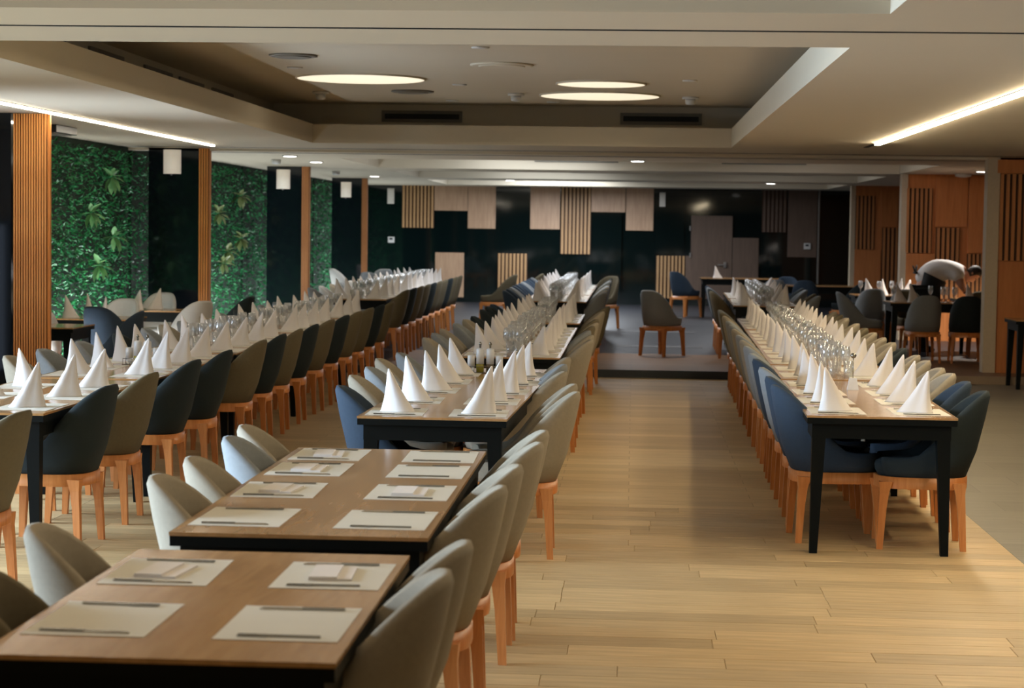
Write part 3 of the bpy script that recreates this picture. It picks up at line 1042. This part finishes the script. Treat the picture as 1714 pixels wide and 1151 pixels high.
TUMB = shared('tumbler', tg, 'clear_glass')

TH = 0.75
COUNT = {}


def thing(name, me, x, y, z, rz, label, cat, group):
    return tag(mesh_obj(name, me, None, (x, y, z), rz), label, cat, group)


def setting(row, side, k, x_edge, y, z, sgn, flat=None, glasses=False, cutlery=True, napkin=True):
    """x_edge: table edge; sgn: +1 the table lies towards +x from that edge"""
    rnd = random.Random(hash((len(row), side == 'left', k)) & 0xffff)
    where = '%s from the camera on the %s side of the %s row' % (nth(k), side, row)
    grp = ' along the %s row' % row
    mx = x_edge + sgn * 0.175
    zt = z + TH + 0.0003
    thing('placemat', MAT_ME, mx + rnd.uniform(-0.006, 0.006), y, zt, rnd.uniform(-0.02, 0.02), 'white paper placemat, ' + where, 'placemat', 'placemats' + grp)
    zt += 0.0018
    base = 0 if sgn > 0 else math.pi
    if cutlery:
        thing('knife', KNIFE, mx, y - sgn * 0.17, zt, base + rnd.uniform(-0.06, 0.06), 'steel table knife, ' + where, 'knife', 'knives' + grp)
        thing('fork', FORK, mx, y + sgn * 0.17, zt, base + rnd.uniform(-0.06, 0.06), 'steel table fork, ' + where, 'fork', 'forks' + grp)
    if flat is not None:
        if flat:
            thing('flat_napkin', FLATNAP, mx, y + rnd.uniform(-0.02, 0.02), zt, rnd.uniform(-0.1, 0.1), 'flat folded white napkin, ' + where, 'napkin', 'flat napkins' + grp)
    elif napkin:
        thing('napkin', NAP[rnd.randrange(5)], mx + sgn * 0.005 + rnd.uniform(-0.015, 0.015), y + rnd.uniform(-0.03, 0.03), zt,
              (math.pi if sgn < 0 else 0) + rnd.uniform(-0.5, 0.5), 'tall white folded napkin, ' + where, 'napkin', 'standing napkins' + grp)
    if glasses:
        thing('wine_glass', WINE, mx + sgn * (0.195 + rnd.uniform(-0.03, 0.01)), y + 0.12 + rnd.uniform(-0.04, 0.04), z + TH + 0.0005, 0, 'clear wine glass, ' + where, 'glass', 'wine glasses' + grp)
        thing('wine_glass', WINE, mx + sgn * (0.17 + rnd.uniform(-0.02, 0.01)), y - 0.005 + rnd.uniform(-0.025, 0.025), z + TH + 0.0005, 0, 'inner clear wine glass, ' + where, 'glass', 'wine glasses' + grp)
        thing('tumbler', TUMB, mx + sgn * (0.185 + rnd.uniform(-0.03, 0.02)), y - 0.12 + rnd.uniform(-0.03, 0.03), z + TH + 0.0005, 0, 'clear water tumbler, ' + where, 'glass', 'tumblers' + grp)


def next_k(row, kind, side):
    COUNT[(row, kind, side)] = COUNT.get((row, kind, side), 0) + 1
    return COUNT[(row, kind, side)]


def lay(row, x0, x1, ys, z, drift=None, **kw):
    for y in ys:
        dx = drift(y) if drift else 0
        for side, xe, sg in (('left', x0, 1), ('right', x1, -1)):
            k = next_k(row, 'set', side)
            kk = dict(kw)
            if 'flat' in kk and callable(kk['flat']):
                kk['flat'] = kk['flat'](k, side)
            setting(row, side, k, xe + dx, y, z, sg, **kk)


def seat_row(row, side, items, z_of, face):
    """items: (x of rim top, y, fabric[, twist])"""
    for it in items:
        x, y, fab = it[:3]
        tw = it[3] if len(it) > 3 else random.uniform(-0.07, 0.07)
        k = next_k(row, 'chair', side)
        cx = x + (0.35 if face > 0 else -0.35)
        rz = (-math.pi / 2 if face > 0 else math.pi / 2) + tw
        chair(cx, y, z_of(y), rz, fab, '%s tub chair, %s from the camera on the %s side of the %s row' % (FABWORD[fab], nth(k), side, row),
              'tub chairs along the %s row' % row)


def zf(y):
    return STEP if y > STEP_Y + 0.25 else 0.0


# ---------------- middle row
A = 'middle'
AT = [(-1.47, 4.39, -0.65, 5.88, 0), (-1.46, 6.22, -0.63, 8.70, 0), (-1.36, 10.19, -0.58, 13.88, -0.028), (-1.31, 15.12, -0.54, 17.48, 0), (-1.32, 17.50, -0.54, 19.87, 0),
      (-1.32, 20.75, -0.54, 23.0, 0), (-1.34, 24.5, -0.56, 26.9, 0), (-1.34, 27.1, -0.56, 29.5, 0), (-1.34, 29.7, -0.56, 32.1, 0)]
ALAB = ['oak topped table with black edge, closest to the camera, laid with four mats', 'oak topped table with black edge, second from the camera, laid with eight mats',
        'long table of the middle row with the first standing napkins', 'table of the middle row just beyond the first condiment set']
for i, (x0, y0, x1, y1, r) in enumerate(AT):
    table(x0, y0, x1, y1, zf(y0), ALAB[i] if i < 4 else 'oak topped black table, %s from the camera in the middle row' % nth(i + 1), r, 'tables of the middle row')
lay(A, -1.47, -0.65, (4.82, 5.50), 0, flat=lambda k, s: (k, s) in ((2, 'left'), (2, 'right')))
lay(A, -1.46, -0.63, (6.58, 7.28, 7.92, 8.44), 0, flat=lambda k, s: (k, s) in ((4, 'left'), (5, 'left'), (4, 'right'), (6, 'left')))
rot3 = lambda y: (y - 12.03) * 0.028
lay(A, -1.36, -0.58, (10.48, 11.2, 11.9, 12.6, 13.3), 0, rot3)
lay(A, -1.31, -0.54, (15.42, 16.05, 16.68, 17.25), 0, None, glasses=True, cutlery=False)
lay(A, -1.32, -0.54, (17.8, 18.4, 19.0, 19.6), 0, None, glasses=True, cutlery=False)
lay(A, -1.32, -0.54, (21.05, 21.7, 22.35, 22.8), 0, None, glasses=True, cutlery=False)
for y0 in (24.5, 27.1, 29.7):
    lay(A, -1.34, -0.56, [y0 + 0.3 + 0.6 * k for k in range(4)], STEP, None, glasses=True, cutlery=False)
seat_row(A, 'right', [(-0.45, 4.92, 'taupe', 0.05), (-0.44, 5.42, 'taupe', -0.03), (-0.42, 6.62, 'taupe', -0.03), (-0.40, 7.2, 'taupe', 0.06), (-0.36, 8.0, 'taupe', 0.0),
                      (-0.36, 8.47, 'taupe', 0.04), (-0.28, 10.55, 'taupe', 0.02), (-0.31, 11.08, 'taupe', 0.03), (-0.40, 12.05, 'taupe', 0), (-0.42, 12.7, 'grey', 0.03),
                      (-0.42, 13.4, 'taupe'), (-0.31, 15.6, 'taupe', 0), (-0.32, 16.3, 'taupe'), (-0.36, 17.0, 'grey'), (-0.34, 17.8, 'brown'), (-0.32, 18.5, 'taupe'),
                      (-0.33, 19.2, 'brown'), (-0.30, 21.0, 'taupe'), (-0.30, 21.7, 'brown'), (-0.26, 22.5, 'brown')] +
         [(-0.33, 24.8 + 0.68 * k, ('grey', 'brown', 'teal', 'brown')[k % 4]) for k in range(11)], zf, -1)
seat_row(A, 'left', [(-1.66, 4.85, 'brown', 0.06), (-1.70, 5.58, 'taupe', 0.12), (-1.63, 6.72, 'taupe', 0.02), (-1.63, 7.27, 'taupe', 0.05), (-1.64, 8.0, 'grey', 0.02), (-1.67, 8.47, 'taupe', 0.03),
                     (-1.58, 10.7, 'blue', 0.05), (-1.62, 11.45, 'taupe', 0), (-1.62, 12.15, 'grey', 0), (-1.66, 12.95, 'taupe', 0), (-1.6, 13.6, 'grey'),
                     (-1.62, 15.5, 'taupe'), (-1.62, 16.2, 'grey'), (-1.62, 16.9, 'taupe'), (-1.6, 17.9, 'grey'), (-1.58, 18.7, 'taupe'), (-1.56, 19.4, 'teal'),
                     (-1.6, 21.1, 'teal'), (-1.6, 21.9, 'teal'), (-1.6, 22.6, 'blue')] +
         [(-1.6, 24.8 + 0.68 * k, ('blue', 'blue', 'grey', 'blue')[k % 4]) for k in range(11)], zf, 1)

# ---------------- right row (runs very slightly askew)
Rn = 'right'
dr = lambda y: 0.02 * (y - 10.73)
RT = [(10.73, 13.28), (13.40, 14.75), (14.86, 17.40), (17.43, 19.98), (20.1, 22.65), (24.1, 26.5), (26.7, 29.1)]
for i, (y0, y1) in enumerate(RT):
    d = dr((y0 + y1) / 2)
    table(0.95 + d, y0, 1.75 + d, y1, zf(y0), ['long oak topped table with black tapered legs, nearest in the right row', 'short oak topped table, second from the camera in the right row'][i] if i < 2
          else 'oak topped black table, %s from the camera in the right row' % nth(i + 1), -0.02, 'tables of the right row')
lay(Rn, 0.95, 1.75, (11.05, 11.68, 12.3, 12.95), 0, dr)
lay(Rn, 0.95, 1.75, (13.75, 14.38), 0, dr, glasses=True, cutlery=False)
lay(Rn, 0.95, 1.75, (15.15, 15.78, 16.4, 17.05), 0, dr, glasses=True, cutlery=False)
lay(Rn, 0.95, 1.75, (17.7, 18.3, 18.9, 19.6), 0, dr, glasses=True, cutlery=False)
lay(Rn, 0.95, 1.75, (20.4, 21.0, 21.6, 22.3), 0, dr, glasses=True, cutlery=False)
lay(Rn, 0.95, 1.75, (24.4, 25.0, 25.6, 26.2), STEP, dr, glasses=True, cutlery=False)
lay(Rn, 0.95, 1.75, (27.0, 27.6, 28.2, 28.8), STEP, dr, glasses=True, cutlery=False)
rl = [(11.32, 'blue'), (11.95, 'blue'), (12.75, 'grey'), (13.6, 'blue'), (14.2, 'grey'), (15.1, 'grey'), (15.9, 'taupe'), (16.7, 'grey'), (17.7, 'taupe'), (18.5, 'grey'),
      (19.3, 'grey'), (20.4, 'taupe'), (21.2, 'brown'), (22.0, 'grey'), (25.9, 'brown'), (26.9, 'teal'), (27.6, 'grey'), (28.3, 'blue')]
seat_row(Rn, 'left', [(0.80 + dr(y) * 0.7, y, f, (0.06 if i == 0 else random.uniform(-0.05, 0.05))) for i, (y, f) in enumerate(rl)], zf, 1)
rr_ = [(11.15, 'teal'), (11.85, 'blue'), (12.5, 'taupe'), (13.0, 'taupe'), (13.75, 'taupe'), (14.35, 'taupe'), (15.2, 'teal'), (15.95, 'taupe'), (16.7, 'taupe'), (17.5, 'taupe'), (18.3, 'brown'),
       (19.2, 'taupe'), (20.4, 'taupe'), (21.2, 'brown'), (22.0, 'taupe'), (24.6, 'grey'), (25.4, 'brown'), (27.1, 'grey'), (27.9, 'teal')]
seat_row(Rn, 'right', [(1.96 + dr(y) * 1.2, y, f, (-0.05 if i == 0 else random.uniform(-0.05, 0.05))) for i, (y, f) in enumerate(rr_)], zf, -1)

# ---------------- left row
Ln = 'left'
LT = [(10.0, 12.2), (12.36, 14.88), (15.0, 17.9), (18.0, 20.85), (21.0, 23.05), (24.2, 26.9), (27.1, 29.8), (30.0, 32.7)]
for i, (y0, y1) in enumerate(LT):
    table(-3.78, y0, -3.0, y1, zf(y0), 'oak topped black table, %s in the left row' % (['nearest the camera', 'second from the camera, with the condiment set'][i] if i < 2 else nth(i + 1) + ' from the camera'), 0, 'tables of the left row')
lay(Ln, -3.78, -3.0, (10.35, 11.0, 11.65), 0, cutlery=False)
lay(Ln, -3.78, -3.0, (12.7, 13.3, 13.9, 14.5), 0, cutlery=False)
for y0, n, z in ((15.0, 4, 0), (18.0, 4, 0), (21.0, 3, 0), (24.2, 4, STEP), (27.1, 4, STEP), (30.0, 4, STEP)):
    lay(Ln, -3.78, -3.0, [y0 + 0.35 + 0.66 * k for k in range(n)], z, None, glasses=True, cutlery=False)
lr = [(8.95, 'brown'), (10.5, 'teal'), (11.4, 'brown'), (12.55, 'teal'), (13.55, 'teal'), (14.85, 'brown'), (15.7, 'teal'), (16.5, 'brown'), (17.35, 'teal'), (18.3, 'brown'), (19.25, 'teal'),  # brown replaces taupe here: shade put into the fabric colour
      (20.2, 'brown'), (21.1, 'brown'), (22.0, 'teal'), (22.9, 'brown')] + [(24.5 + 0.85 * k, ('brown', 'teal', 'brown')[k % 3]) for k in range(10)]
seat_row(Ln, 'right', [(-2.76, y, f) for y, f in lr], zf, -1)
ll = [(10.6, 'grey'), (11.5, 'grey'), (12.6, 'taupe'), (13.3, 'grey'), (14.25, 'grey'), (15.3, 'teal'), (16.2, 'grey'), (16.8, 'taupe'), (17.5, 'grey'), (18.4, 'taupe'), (19.2, 'grey'), (20.0, 'teal'),
      (21.3, 'grey'), (22.2, 'grey')] + [(24.6 + 0.9 * k, ('grey', 'pale', 'taupe')[k % 3]) for k in range(9)]
seat_row(Ln, 'left', [(-4.02, y, f) for y, f in ll], zf, 1)


# ---------------- condiment sets and table-top details
def caddy(x, y, z, label, side, rz=0.0):
    zt = z + TH + 0.0005
    t = empty('condiment_tray', (x, y, zt), rz)
    MB().box(-0.135, -0.045, 0, 0.135, 0.045, 0.006).build('base', 'steel', t)
    f = MB()
    f.tube((-0.13, -0.04, 0.045), (0.13, -0.04, 0.045), 0.002, 0.002, 6).tube((-0.13, 0.04, 0.045), (0.13, 0.04, 0.045), 0.002, 0.002, 6)
    for xx in (-0.13, 0.13):
        for yy in (-0.04, 0.04):
            f.tube((xx, yy, 0.006), (xx, yy, 0.047), 0.002, 0.002, 6)
    f.build('rail', 'steel', t)
    tag(t, 'steel condiment tray ' + label, 'tray')
    c, s = math.cos(rz), math.sin(rz)
    for dx, kind in ((-0.095, 'salt'), (-0.035, 'oil'), (0.033, 'vin'), (0.095, 'pepper')):
        X, Y = x + c * dx, y + s * dx
        if kind in ('oil', 'vin'):
            b = empty('cruet_bottle', (X, Y, zt + 0.0062))
            MB().lathe([(0.026, 0), (0.027, 0.045), (0.027, 0.055)], 16).build('liquid', 'olive_oil' if kind == 'oil' else 'vinegar', b)
            MB().lathe([(0.0275, 0.056), (0.0275, 0.150), (0.022, 0.158), (0.009, 0.162)], 16).build('sleeve', 'ceramic', b)
            MB().lathe([(0.007, 0.1625), (0.007, 0.185), (0.012, 0.187), (0.004, 0.205)], 10).build('stopper', 'steel', b)
            tag(b, '%s cruet bottle with white sleeve in the condiment tray %s' % ('olive oil' if kind == 'oil' else 'vinegar', side), 'bottle')
        else:
            b = empty('shaker', (X, Y, zt + 0.0062))
            MB().lathe([(0.022, 0), (0.024, 0.04)], 16).build('jar', 'clear_glass', b)
            MB().lathe([(0.025, 0.0405), (0.025, 0.108), (0.018, 0.114)], 16).build('cap', 'ceramic', b)
            tag(b, 'short white %s shaker in the condiment tray %s' % ('left-hand' if kind == 'salt' else 'right-hand', side), 'shaker')


caddy(-0.985, 13.42, 0, 'with bottles on the middle row', 'on the middle row')
caddy(-3.38, 13.6, 0, 'with bottles on the left row', 'on the left row')
# numbered-card style holder and small white base on the front right table
t = empty('menu_stand', (1.39, 12.55, TH + 0.0005))
MB().frustum((-0.035, -0.03, 0.035, 0.03), 0, (-0.022, -0.018, 0.022, 0.018), 0.075).build('base', 'ceramic', t)
MB().tube((0, 0, 0.075), (0, 0, 0.20), 0.003, 0.003).build('rod', 'steel', t)
MB().lathe([(0.012, 0.20), (0.02, 0.215), (0.012, 0.23)], 10).build('clip', 'steel', t)
tag(t, 'small white stand with a thin steel rod on the front right table', 'table stand')

# ---------------- middle gap on the platform and back area
chair(0.40, 26.15, STEP, math.radians(-36), 'grey', 'lone grey tub chair standing in the aisle on the platform', 'single tub chairs on the platform')
chair(1.02, 38.2, STEP, math.radians(-45), 'blue', 'bright blue tub chair near the door in the back wall', 'single tub chairs on the platform')
table(1.3, 37.9, 2.9, 38.7, STEP, 'dark table before the door in the back wall', 0, 'tables at the back')
thing('napkin', NAP[1], 1.62, 38.2, STEP + TH + 0.0005, 0.3, 'white folded napkin on the table before the back door', 'napkin', 'napkins on the back tables')
chair(2.28, 33.0, STEP, math.radians(10), 'grey', 'grey tub chair left of the blue one at the back table', 'single tub chairs on the platform')
chair(2.83, 32.8, STEP, math.radians(-8), 'blue', 'blue tub chair seen from behind at the back table', 'single tub chairs on the platform')
chair(3.50, 32.5, STEP, math.radians(50), 'teal', 'dark teal tub chair beside the third wooden partition', 'single tub chairs on the platform')
table(2.0, 33.45, 4.0, 34.25, STEP, 'dark table behind the blue chair near the right corner', 0, 'tables at the back')
chair(2.7, 34.75, STEP, math.pi, 'blue', 'blue tub chair facing the camera behind the back table', 'single tub chairs on the platform')
chair(-0.5, 33.2, STEP, math.radians(150), 'brown', 'dark brown tub chair at the far end of the middle row', 'single tub chairs on the platform')
chair(-1.9, 34.5, STEP, math.radians(90), 'brown', 'dark brown tub chair in front of the lower slat panel', 'single tub chairs on the platform')
chair(-2.3, 33.6, STEP, math.radians(80), 'brown', 'dark brown tub chair at the far right corner of the left row', 'single tub chairs on the platform')
chair(-3.4, 33.3, STEP, math.pi, 'brown', 'dark brown tub chair closing the far end of the left row', 'single tub chairs on the platform')
chair(-4.3, 33.4, STEP, math.radians(-140), 'grey', 'grey tub chair behind the far end of the left row', 'single tub chairs on the platform')
chair(-5.2, 36.3, STEP, math.radians(-60), 'pale', 'pale grey tub chair below the last green wall', 'single tub chairs on the platform')
chair(-4.65, 36.6, STEP, math.radians(20), 'grey', 'light grey tub chair right of the last slatted post', 'single tub chairs on the platform')

# ---------------- right alcove with the waiter
table(3.35, 26.1, 4.95, 26.9, STEP, 'dark dining table in the right alcove in front of the waiter', 0, 'tables in the right alcove')
chair(3.72, 25.78, STEP, math.radians(3), 'grey', 'grey tub chair seen from behind in front of the waiter', 'tub chairs in the right alcove')
chair(4.27, 25.76, STEP, math.radians(-4), 'teal', 'dark teal tub chair seen from behind in front of the waiter', 'tub chairs in the right alcove')
chair(3.78, 27.3, STEP, math.pi + 0.1, 'brown', 'dark tub chair across the alcove table, left one', 'tub chairs in the right alcove')
chair(4.75, 27.3, STEP, math.pi - 0.1, 'brown', 'dark tub chair across the alcove table, right one', 'tub chairs in the right alcove')
chair(3.05, 26.5, STEP, -math.pi / 2, 'grey', 'grey tub chair at the left end of the alcove table', 'tub chairs in the right alcove')
for x, y, lab in ((3.55, 26.7, 'left'), (3.68, 26.3, 'second from the left'), (4.42, 26.35, 'third from the left'), (4.85, 26.72, 'rightmost')):
    thing('napkin', NAP[2], x, y, STEP + TH + 0.0005, 0.4, 'white folded napkin on the waiter\'s alcove table, %s' % lab, 'napkin', 'napkins in the right alcove')
for k, (x, y) in enumerate(((3.45, 26.55), (4.05, 26.3), (4.12, 26.4), (4.2, 26.28), (3.95, 26.7))):
    thing('wine_glass', WINE, x, y, STEP + TH + 0.0005, 0, 'clear wine glass on the waiter\'s alcove table, %s from the left' % nth((1, 3, 4, 5, 2)[k]), 'glass', 'wine glasses in the right alcove')
table(4.50, 27.75, 5.9, 28.55, STEP, 'dark table half hidden by the beige post that the waiter bends over', 0, 'tables in the right alcove')
table(3.2, 28.9, 4.1, 29.7, STEP, 'dark square table left of the waiter', 0, 'tables in the right alcove')
chair(3.35, 28.5, STEP, 0.1, 'grey', 'grey tub chair before the square table left of the waiter', 'tub chairs in the right alcove')
chair(3.85, 28.45, STEP, -0.1, 'grey', 'grey tub chair right of its twin before the square table', 'tub chairs in the right alcove')
for k, (x, y) in enumerate(((3.45, 29.2), (3.66, 29.3), (3.86, 29.1), (4.0, 29.35))):
    thing('napkin', NAP[k], x, y, STEP + TH + 0.0005, k, 'white folded napkin on the square table left of the waiter, %s' % ['leftmost', 'second from the left', 'third from the left', 'rightmost'][k], 'napkin', 'napkins in the right alcove')
for k, (x, y) in enumerate(((3.30, 29.1), (3.56, 29.05), (3.76, 29.2))):
    thing('wine_glass', WINE, x, y, STEP + TH + 0.0005, 0, 'clear wine glass on the square table left of the waiter, %s from the left' % nth(k + 1), 'glass', 'glasses on the square alcove table')
table(4.30, 22.6, 5.6, 23.3, 0, 'plain black side table against the nearest wooden partition', 0, None, 0.78)

# ---------------- left alcove along the green wall
for i, (x0, y0, x1, y1) in enumerate(((-5.95, 18.2, -5.18, 18.95), (-5.9, 19.9, -5.1, 20.7), (-5.85, 22.05, -5.06, 22.75))):
    table(x0, y0, x1, y1, 0, 'small square table by the green wall, ' + ['nearest the slatted column', 'middle one', 'farthest, beside the dark partition'][i], 0, 'small tables by the green wall')
nl = [(-5.55, 17.85, 0.1, 'brown', 'dark tub chair half hidden by the slatted column'), (-4.95, 18.4, 1.7, 'blue', 'blue tub chair with dark back by the nearest small table'),
      (-5.85, 19.3, 0.2, 'pale', 'pale grey tub chair under the green wall, leftmost'), (-5.15, 19.55, -0.3, 'blue', 'blue-grey tub chair between the small tables'),
      (-5.55, 21.05, 3.0, 'pale', 'pale grey tub chair under the middle of the green wall'), (-4.85, 21.3, 0.9, 'pale', 'large pale grey tub chair with curved back beside the small tables'),
      (-5.62, 23.1, 3.0, 'pale', 'pale grey tub chair behind the farthest small table'), (-4.72, 22.7, 1.5, 'teal', 'dark tub chair beside the farthest small table')]
for x, y, r, fab, lab in nl:
    chair(x, y, 0, r, fab, lab, 'tub chairs by the green wall', 1.05)
for i, (x, y, t_) in enumerate(((-5.55, 18.4, 'nearest small table, left'), (-5.75, 20.1, 'middle small table, leftmost'), (-5.6, 20.3, 'middle small table, centre'), (-5.4, 20.1, 'middle small table, rightmost'),
                                (-5.62, 22.3, 'farthest small table, left'), (-5.45, 22.5, 'farthest small table, right'))):
    thing('napkin', NAP[i % 5], x, y, TH + 0.0005, i * 0.7, 'white folded napkin by the green wall on the ' + t_, 'napkin', 'napkins by the green wall')


# ------------------------------------------------------------------ the waiter, bent over the table
def skin_body(name, verts, edges, radii, mat, parent, root=0, sub=2):
    me = bpy.data.meshes.new(name)
    me.from_pydata([tuple(v) for v in verts], edges, [])
    o = bpy.data.objects.new(name, me)
    COL.objects.link(o)
    o.parent = parent
    md = o.modifiers.new('skin', 'SKIN')
    md.use_smooth_shade = True
    for i, r in enumerate(radii):
        sv = me.skin_vertices[0].data[i]
        sv.radius = r if isinstance(r, tuple) else (r, r)
        sv.use_root = (i == root)
    sb = o.modifiers.new('sub', 'SUBSURF')
    sb.levels = sb.render_levels = sub
    me.materials.append(MAT[mat])
    return o


def waiter(x, y, z, rz):
    t = empty('person', (x, y, z), rz)
    tag(t, 'waiter in white shirt and black apron bending over the alcove table', 'person')
    # local frame: faces +x, legs at the origin
    hip = (0.0, 0, 0.95)
    V = [hip, (0.07, 0, 1.08), (0.20, 0, 1.17), (0.36, 0, 1.19), (0.50, 0, 1.16), (0.575, 0, 1.13),       # spine to neck
         (0.43, -0.18, 1.13), (0.47, -0.25, 0.95), (0.54, -0.19, 0.85),                                   # near arm
         (0.43, 0.18, 1.13), (0.52, 0.24, 0.96), (0.60, 0.15, 0.87),
         (-0.02, -0.10, 0.86), (0.02, -0.11, 0.48), (-0.04, -0.11, 0.07),                                 # legs
         (-0.02, 0.10, 0.86), (0.05, 0.11, 0.48), (0.0, 0.11, 0.07)]
    Ed = [(0, 1), (1, 2), (2, 3), (3, 4), (4, 5), (3, 6), (6, 7), (7, 8), (3, 9), (9, 10), (10, 11), (0, 12), (12, 13), (13, 14), (0, 15), (15, 16), (16, 17)]
    Rr = [0.14, 0.14, 0.15, 0.14, 0.075, 0.055, 0.07, 0.05, 0.036, 0.07, 0.05, 0.036, 0.10, 0.065, 0.045, 0.10, 0.065, 0.045]
    body = skin_body('body', V, Ed, Rr, 'skin', t)
    # clothing as its own surfaces
    skin_body('shirt', [(-0.05, 0, 0.90), (0.06, 0, 1.06), (0.20, 0, 1.15), (0.36, 0, 1.17), (0.49, 0, 1.155), (0.43, -0.19, 1.12), (0.465, -0.25, 1.0), (0.43, 0.19, 1.12), (0.51, 0.24, 1.01)],
              [(0, 1), (1, 2), (2, 3), (3, 4), (3, 5), (5, 6), (3, 7), (7, 8)],
              [0.18, 0.19, 0.20, 0.185, 0.09, 0.10, 0.088, 0.10, 0.088], 'shirt', t)
    skin_body('trousers', [(0, 0, 0.88), (-0.02, -0.10, 0.82), (0.02, -0.11, 0.48), (-0.04, -0.11, 0.03), (-0.02, 0.10, 0.82), (0.05, 0.11, 0.48), (0.0, 0.11, 0.03)],
              [(0, 1), (1, 2), (2, 3), (0, 4), (4, 5), (5, 6)], [0.15, 0.12, 0.085, 0.075, 0.12, 0.085, 0.075], 'apron_black', t)
    # apron: curved sheet with thickness hanging from the waist, tied at the back
    ap = MB()
    outer, inner = [], []
    for zz, r in ((1.06, 0.215), (0.85, 0.205), (0.62, 0.20), (0.42, 0.21)):
        ringo, ringi = [], []
        for k in range(13):
            a = math.radians(-125 + 250 * k / 12)
            ox = 0.03 + (zz - 0.9) * 0.4 * (zz > 0.9)
            ringo.append((ox + r * math.cos(a), r * 1.0 * math.sin(a), zz - 0.10 * math.cos(a) * (zz > 0.9)))
            ringi.append((ox + (r - 0.012) * math.cos(a), (r - 0.012) * math.sin(a), zz - 0.10 * math.cos(a) * (zz > 0.9)))
        outer.append(ringo + ringi[::-1])
    ap.ring_stack(outer)
    apo = ap.build('apron', 'apron_black', t)
    MB().tube((-0.12, -0.1, 1.10), (-0.13, 0.1, 1.10), 0.016, 0.016).build('apron_tie', 'apron_black', apo)
    MB().tube((-0.12, -0.02, 1.10), (-0.17, -0.05, 1.20), 0.02, 0.008).build('bow', 'apron_black', apo)
    MB().tube((-0.12, 0.02, 1.10), (-0.10, 0.05, 1.21), 0.02, 0.008).build('bow', 'apron_black', apo)
    # head looking down
    hb = MB()
    c = Vector((0.67, 0, 1.10))
    ax = Vector((0.75, 0, -0.62)).normalized()      # crown direction from neck
    fwd = Vector((-0.62, 0, -0.75)).normalized()    # face direction: down and back to the table
    fwd = Vector((0.35, 0, -0.94)).normalized()
    ax = Vector((0.94, 0, 0.35)).normalized()
    sd = Vector((0, 1, 0))
    prof = [(-0.125, 0.028, 0.05), (-0.11, 0.045, 0.03), (-0.08, 0.056, 0.018), (-0.03, 0.069, 0.006), (0.03, 0.076, 0), (0.075, 0.068, -0.004), (0.105, 0.045, -0.006), (0.12, 0.012, -0.006)]
    rings = []
    for a, r, off in prof:
        ring = []
        for k in range(18):
            an = 2 * math.pi * k / 18
            ff = math.cos(an) * r * 1.18 + off
            if abs(a + 0.03) < 0.01 and k == 0:
                ff += 0.026
            if abs(a + 0.08) < 0.01 and k == 0:
                ff += 0.010
            ring.append(c + ax * a + fwd * ff + sd * (math.sin(an) * r))
        rings.append(ring)
    hb.ring_stack(rings)
    head = hb.build('head', 'skin', t)
    for s in (-1, 1):
        e = MB().lathe([(0.004, -0.006), (0.018, 0.0), (0.012, 0.01)], 10, sx=0.7)
        eo = e.build('ear', 'skin', head)
        eo.location = c + ax * -0.015 + fwd * -0.012 + sd * (s * 0.074)
        eo.rotation_euler = (math.radians(-90 * s), 0, 0)
        ey = MB().lathe([(0.003, -0.008), (0.011, 0.0), (0.003, 0.008)], 8)
        ee = ey.build('eye', 'hair', head)
        ee.location = c + fwd * 0.083 + sd * (s * 0.03) + ax * 0.008
    MB().box(-0.018, -0.022, -0.003, 0.0, 0.022, 0.003).build('mouth', 'hair', head).location = c + fwd * 0.092 + ax * -0.078
    hr = MB()
    rings = []
    for a, r, off in ((-0.06, 0.066, 0.0), (0.0, 0.080, -0.004), (0.04, 0.084, -0.004), (0.085, 0.074, -0.006), (0.118, 0.048, -0.008), (0.132, 0.012, -0.008)):
        ring = []
        for k in range(18):
            an = 2 * math.pi * k / 18
            sc = 1.2
            if math.cos(an) > 0.2 and a < 0.06:
                sc = 0.75
            ring.append(c + ax * a + fwd * (math.cos(an) * r * sc + off) + sd * (math.sin(an) * r))
        rings.append(ring)
    hr.ring_stack(rings)
    hr.build('hair', 'hair', head)
    # hands with five fingers
    for s, wrist, tip in ((-1, Vector((0.54, -0.19, 0.85)), Vector((0.57, -0.16, 0.80))), (1, Vector((0.60, 0.15, 0.87)), Vector((0.63, 0.13, 0.82)))):
        hv, he, hrr = [wrist, wrist.lerp(tip, 0.9)], [(0, 1)], [(0.03, 0.02), (0.038, 0.016)]
        side = Vector((0, 1, 0))
        dn = (tip - wrist).normalized()
        for q in range(4):
            b0 = tip + side * ((q - 1.5) * 0.019)
            L = (0.055, 0.07, 0.075, 0.062)[q]
            i = len(hv)
            hv += [b0, b0 + dn * L * 0.55 + Vector((0.012, 0, 0)), b0 + dn * L + Vector((0.006, 0, -0.006))]
            he += [(1, i), (i, i + 1), (i + 1, i + 2)]
            hrr += [0.0095, 0.009, 0.007]
        i = len(hv)
        tb = wrist.lerp(tip, 0.45)
        hv += [tb + side * (-s * 0.04), tb + side * (-s * 0.055) + dn * 0.045]
        he += [(0, i), (i, i + 1)]
        hrr += [0.011, 0.008]
        skin_body('hand', hv, he, hrr, 'skin', t, sub=1)
    for s in (-1, 1):
        MB().lathe([(0.05, 0), (0.055, 0.02), (0.045, 0.06), (0.03, 0.08)], 14, sx=2.2).build('shoe', 'apron_black', t).location = (0.03 if s < 0 else 0.07, s * 0.11, 0)


waiter(4.08, 28.2, STEP, 0.0)
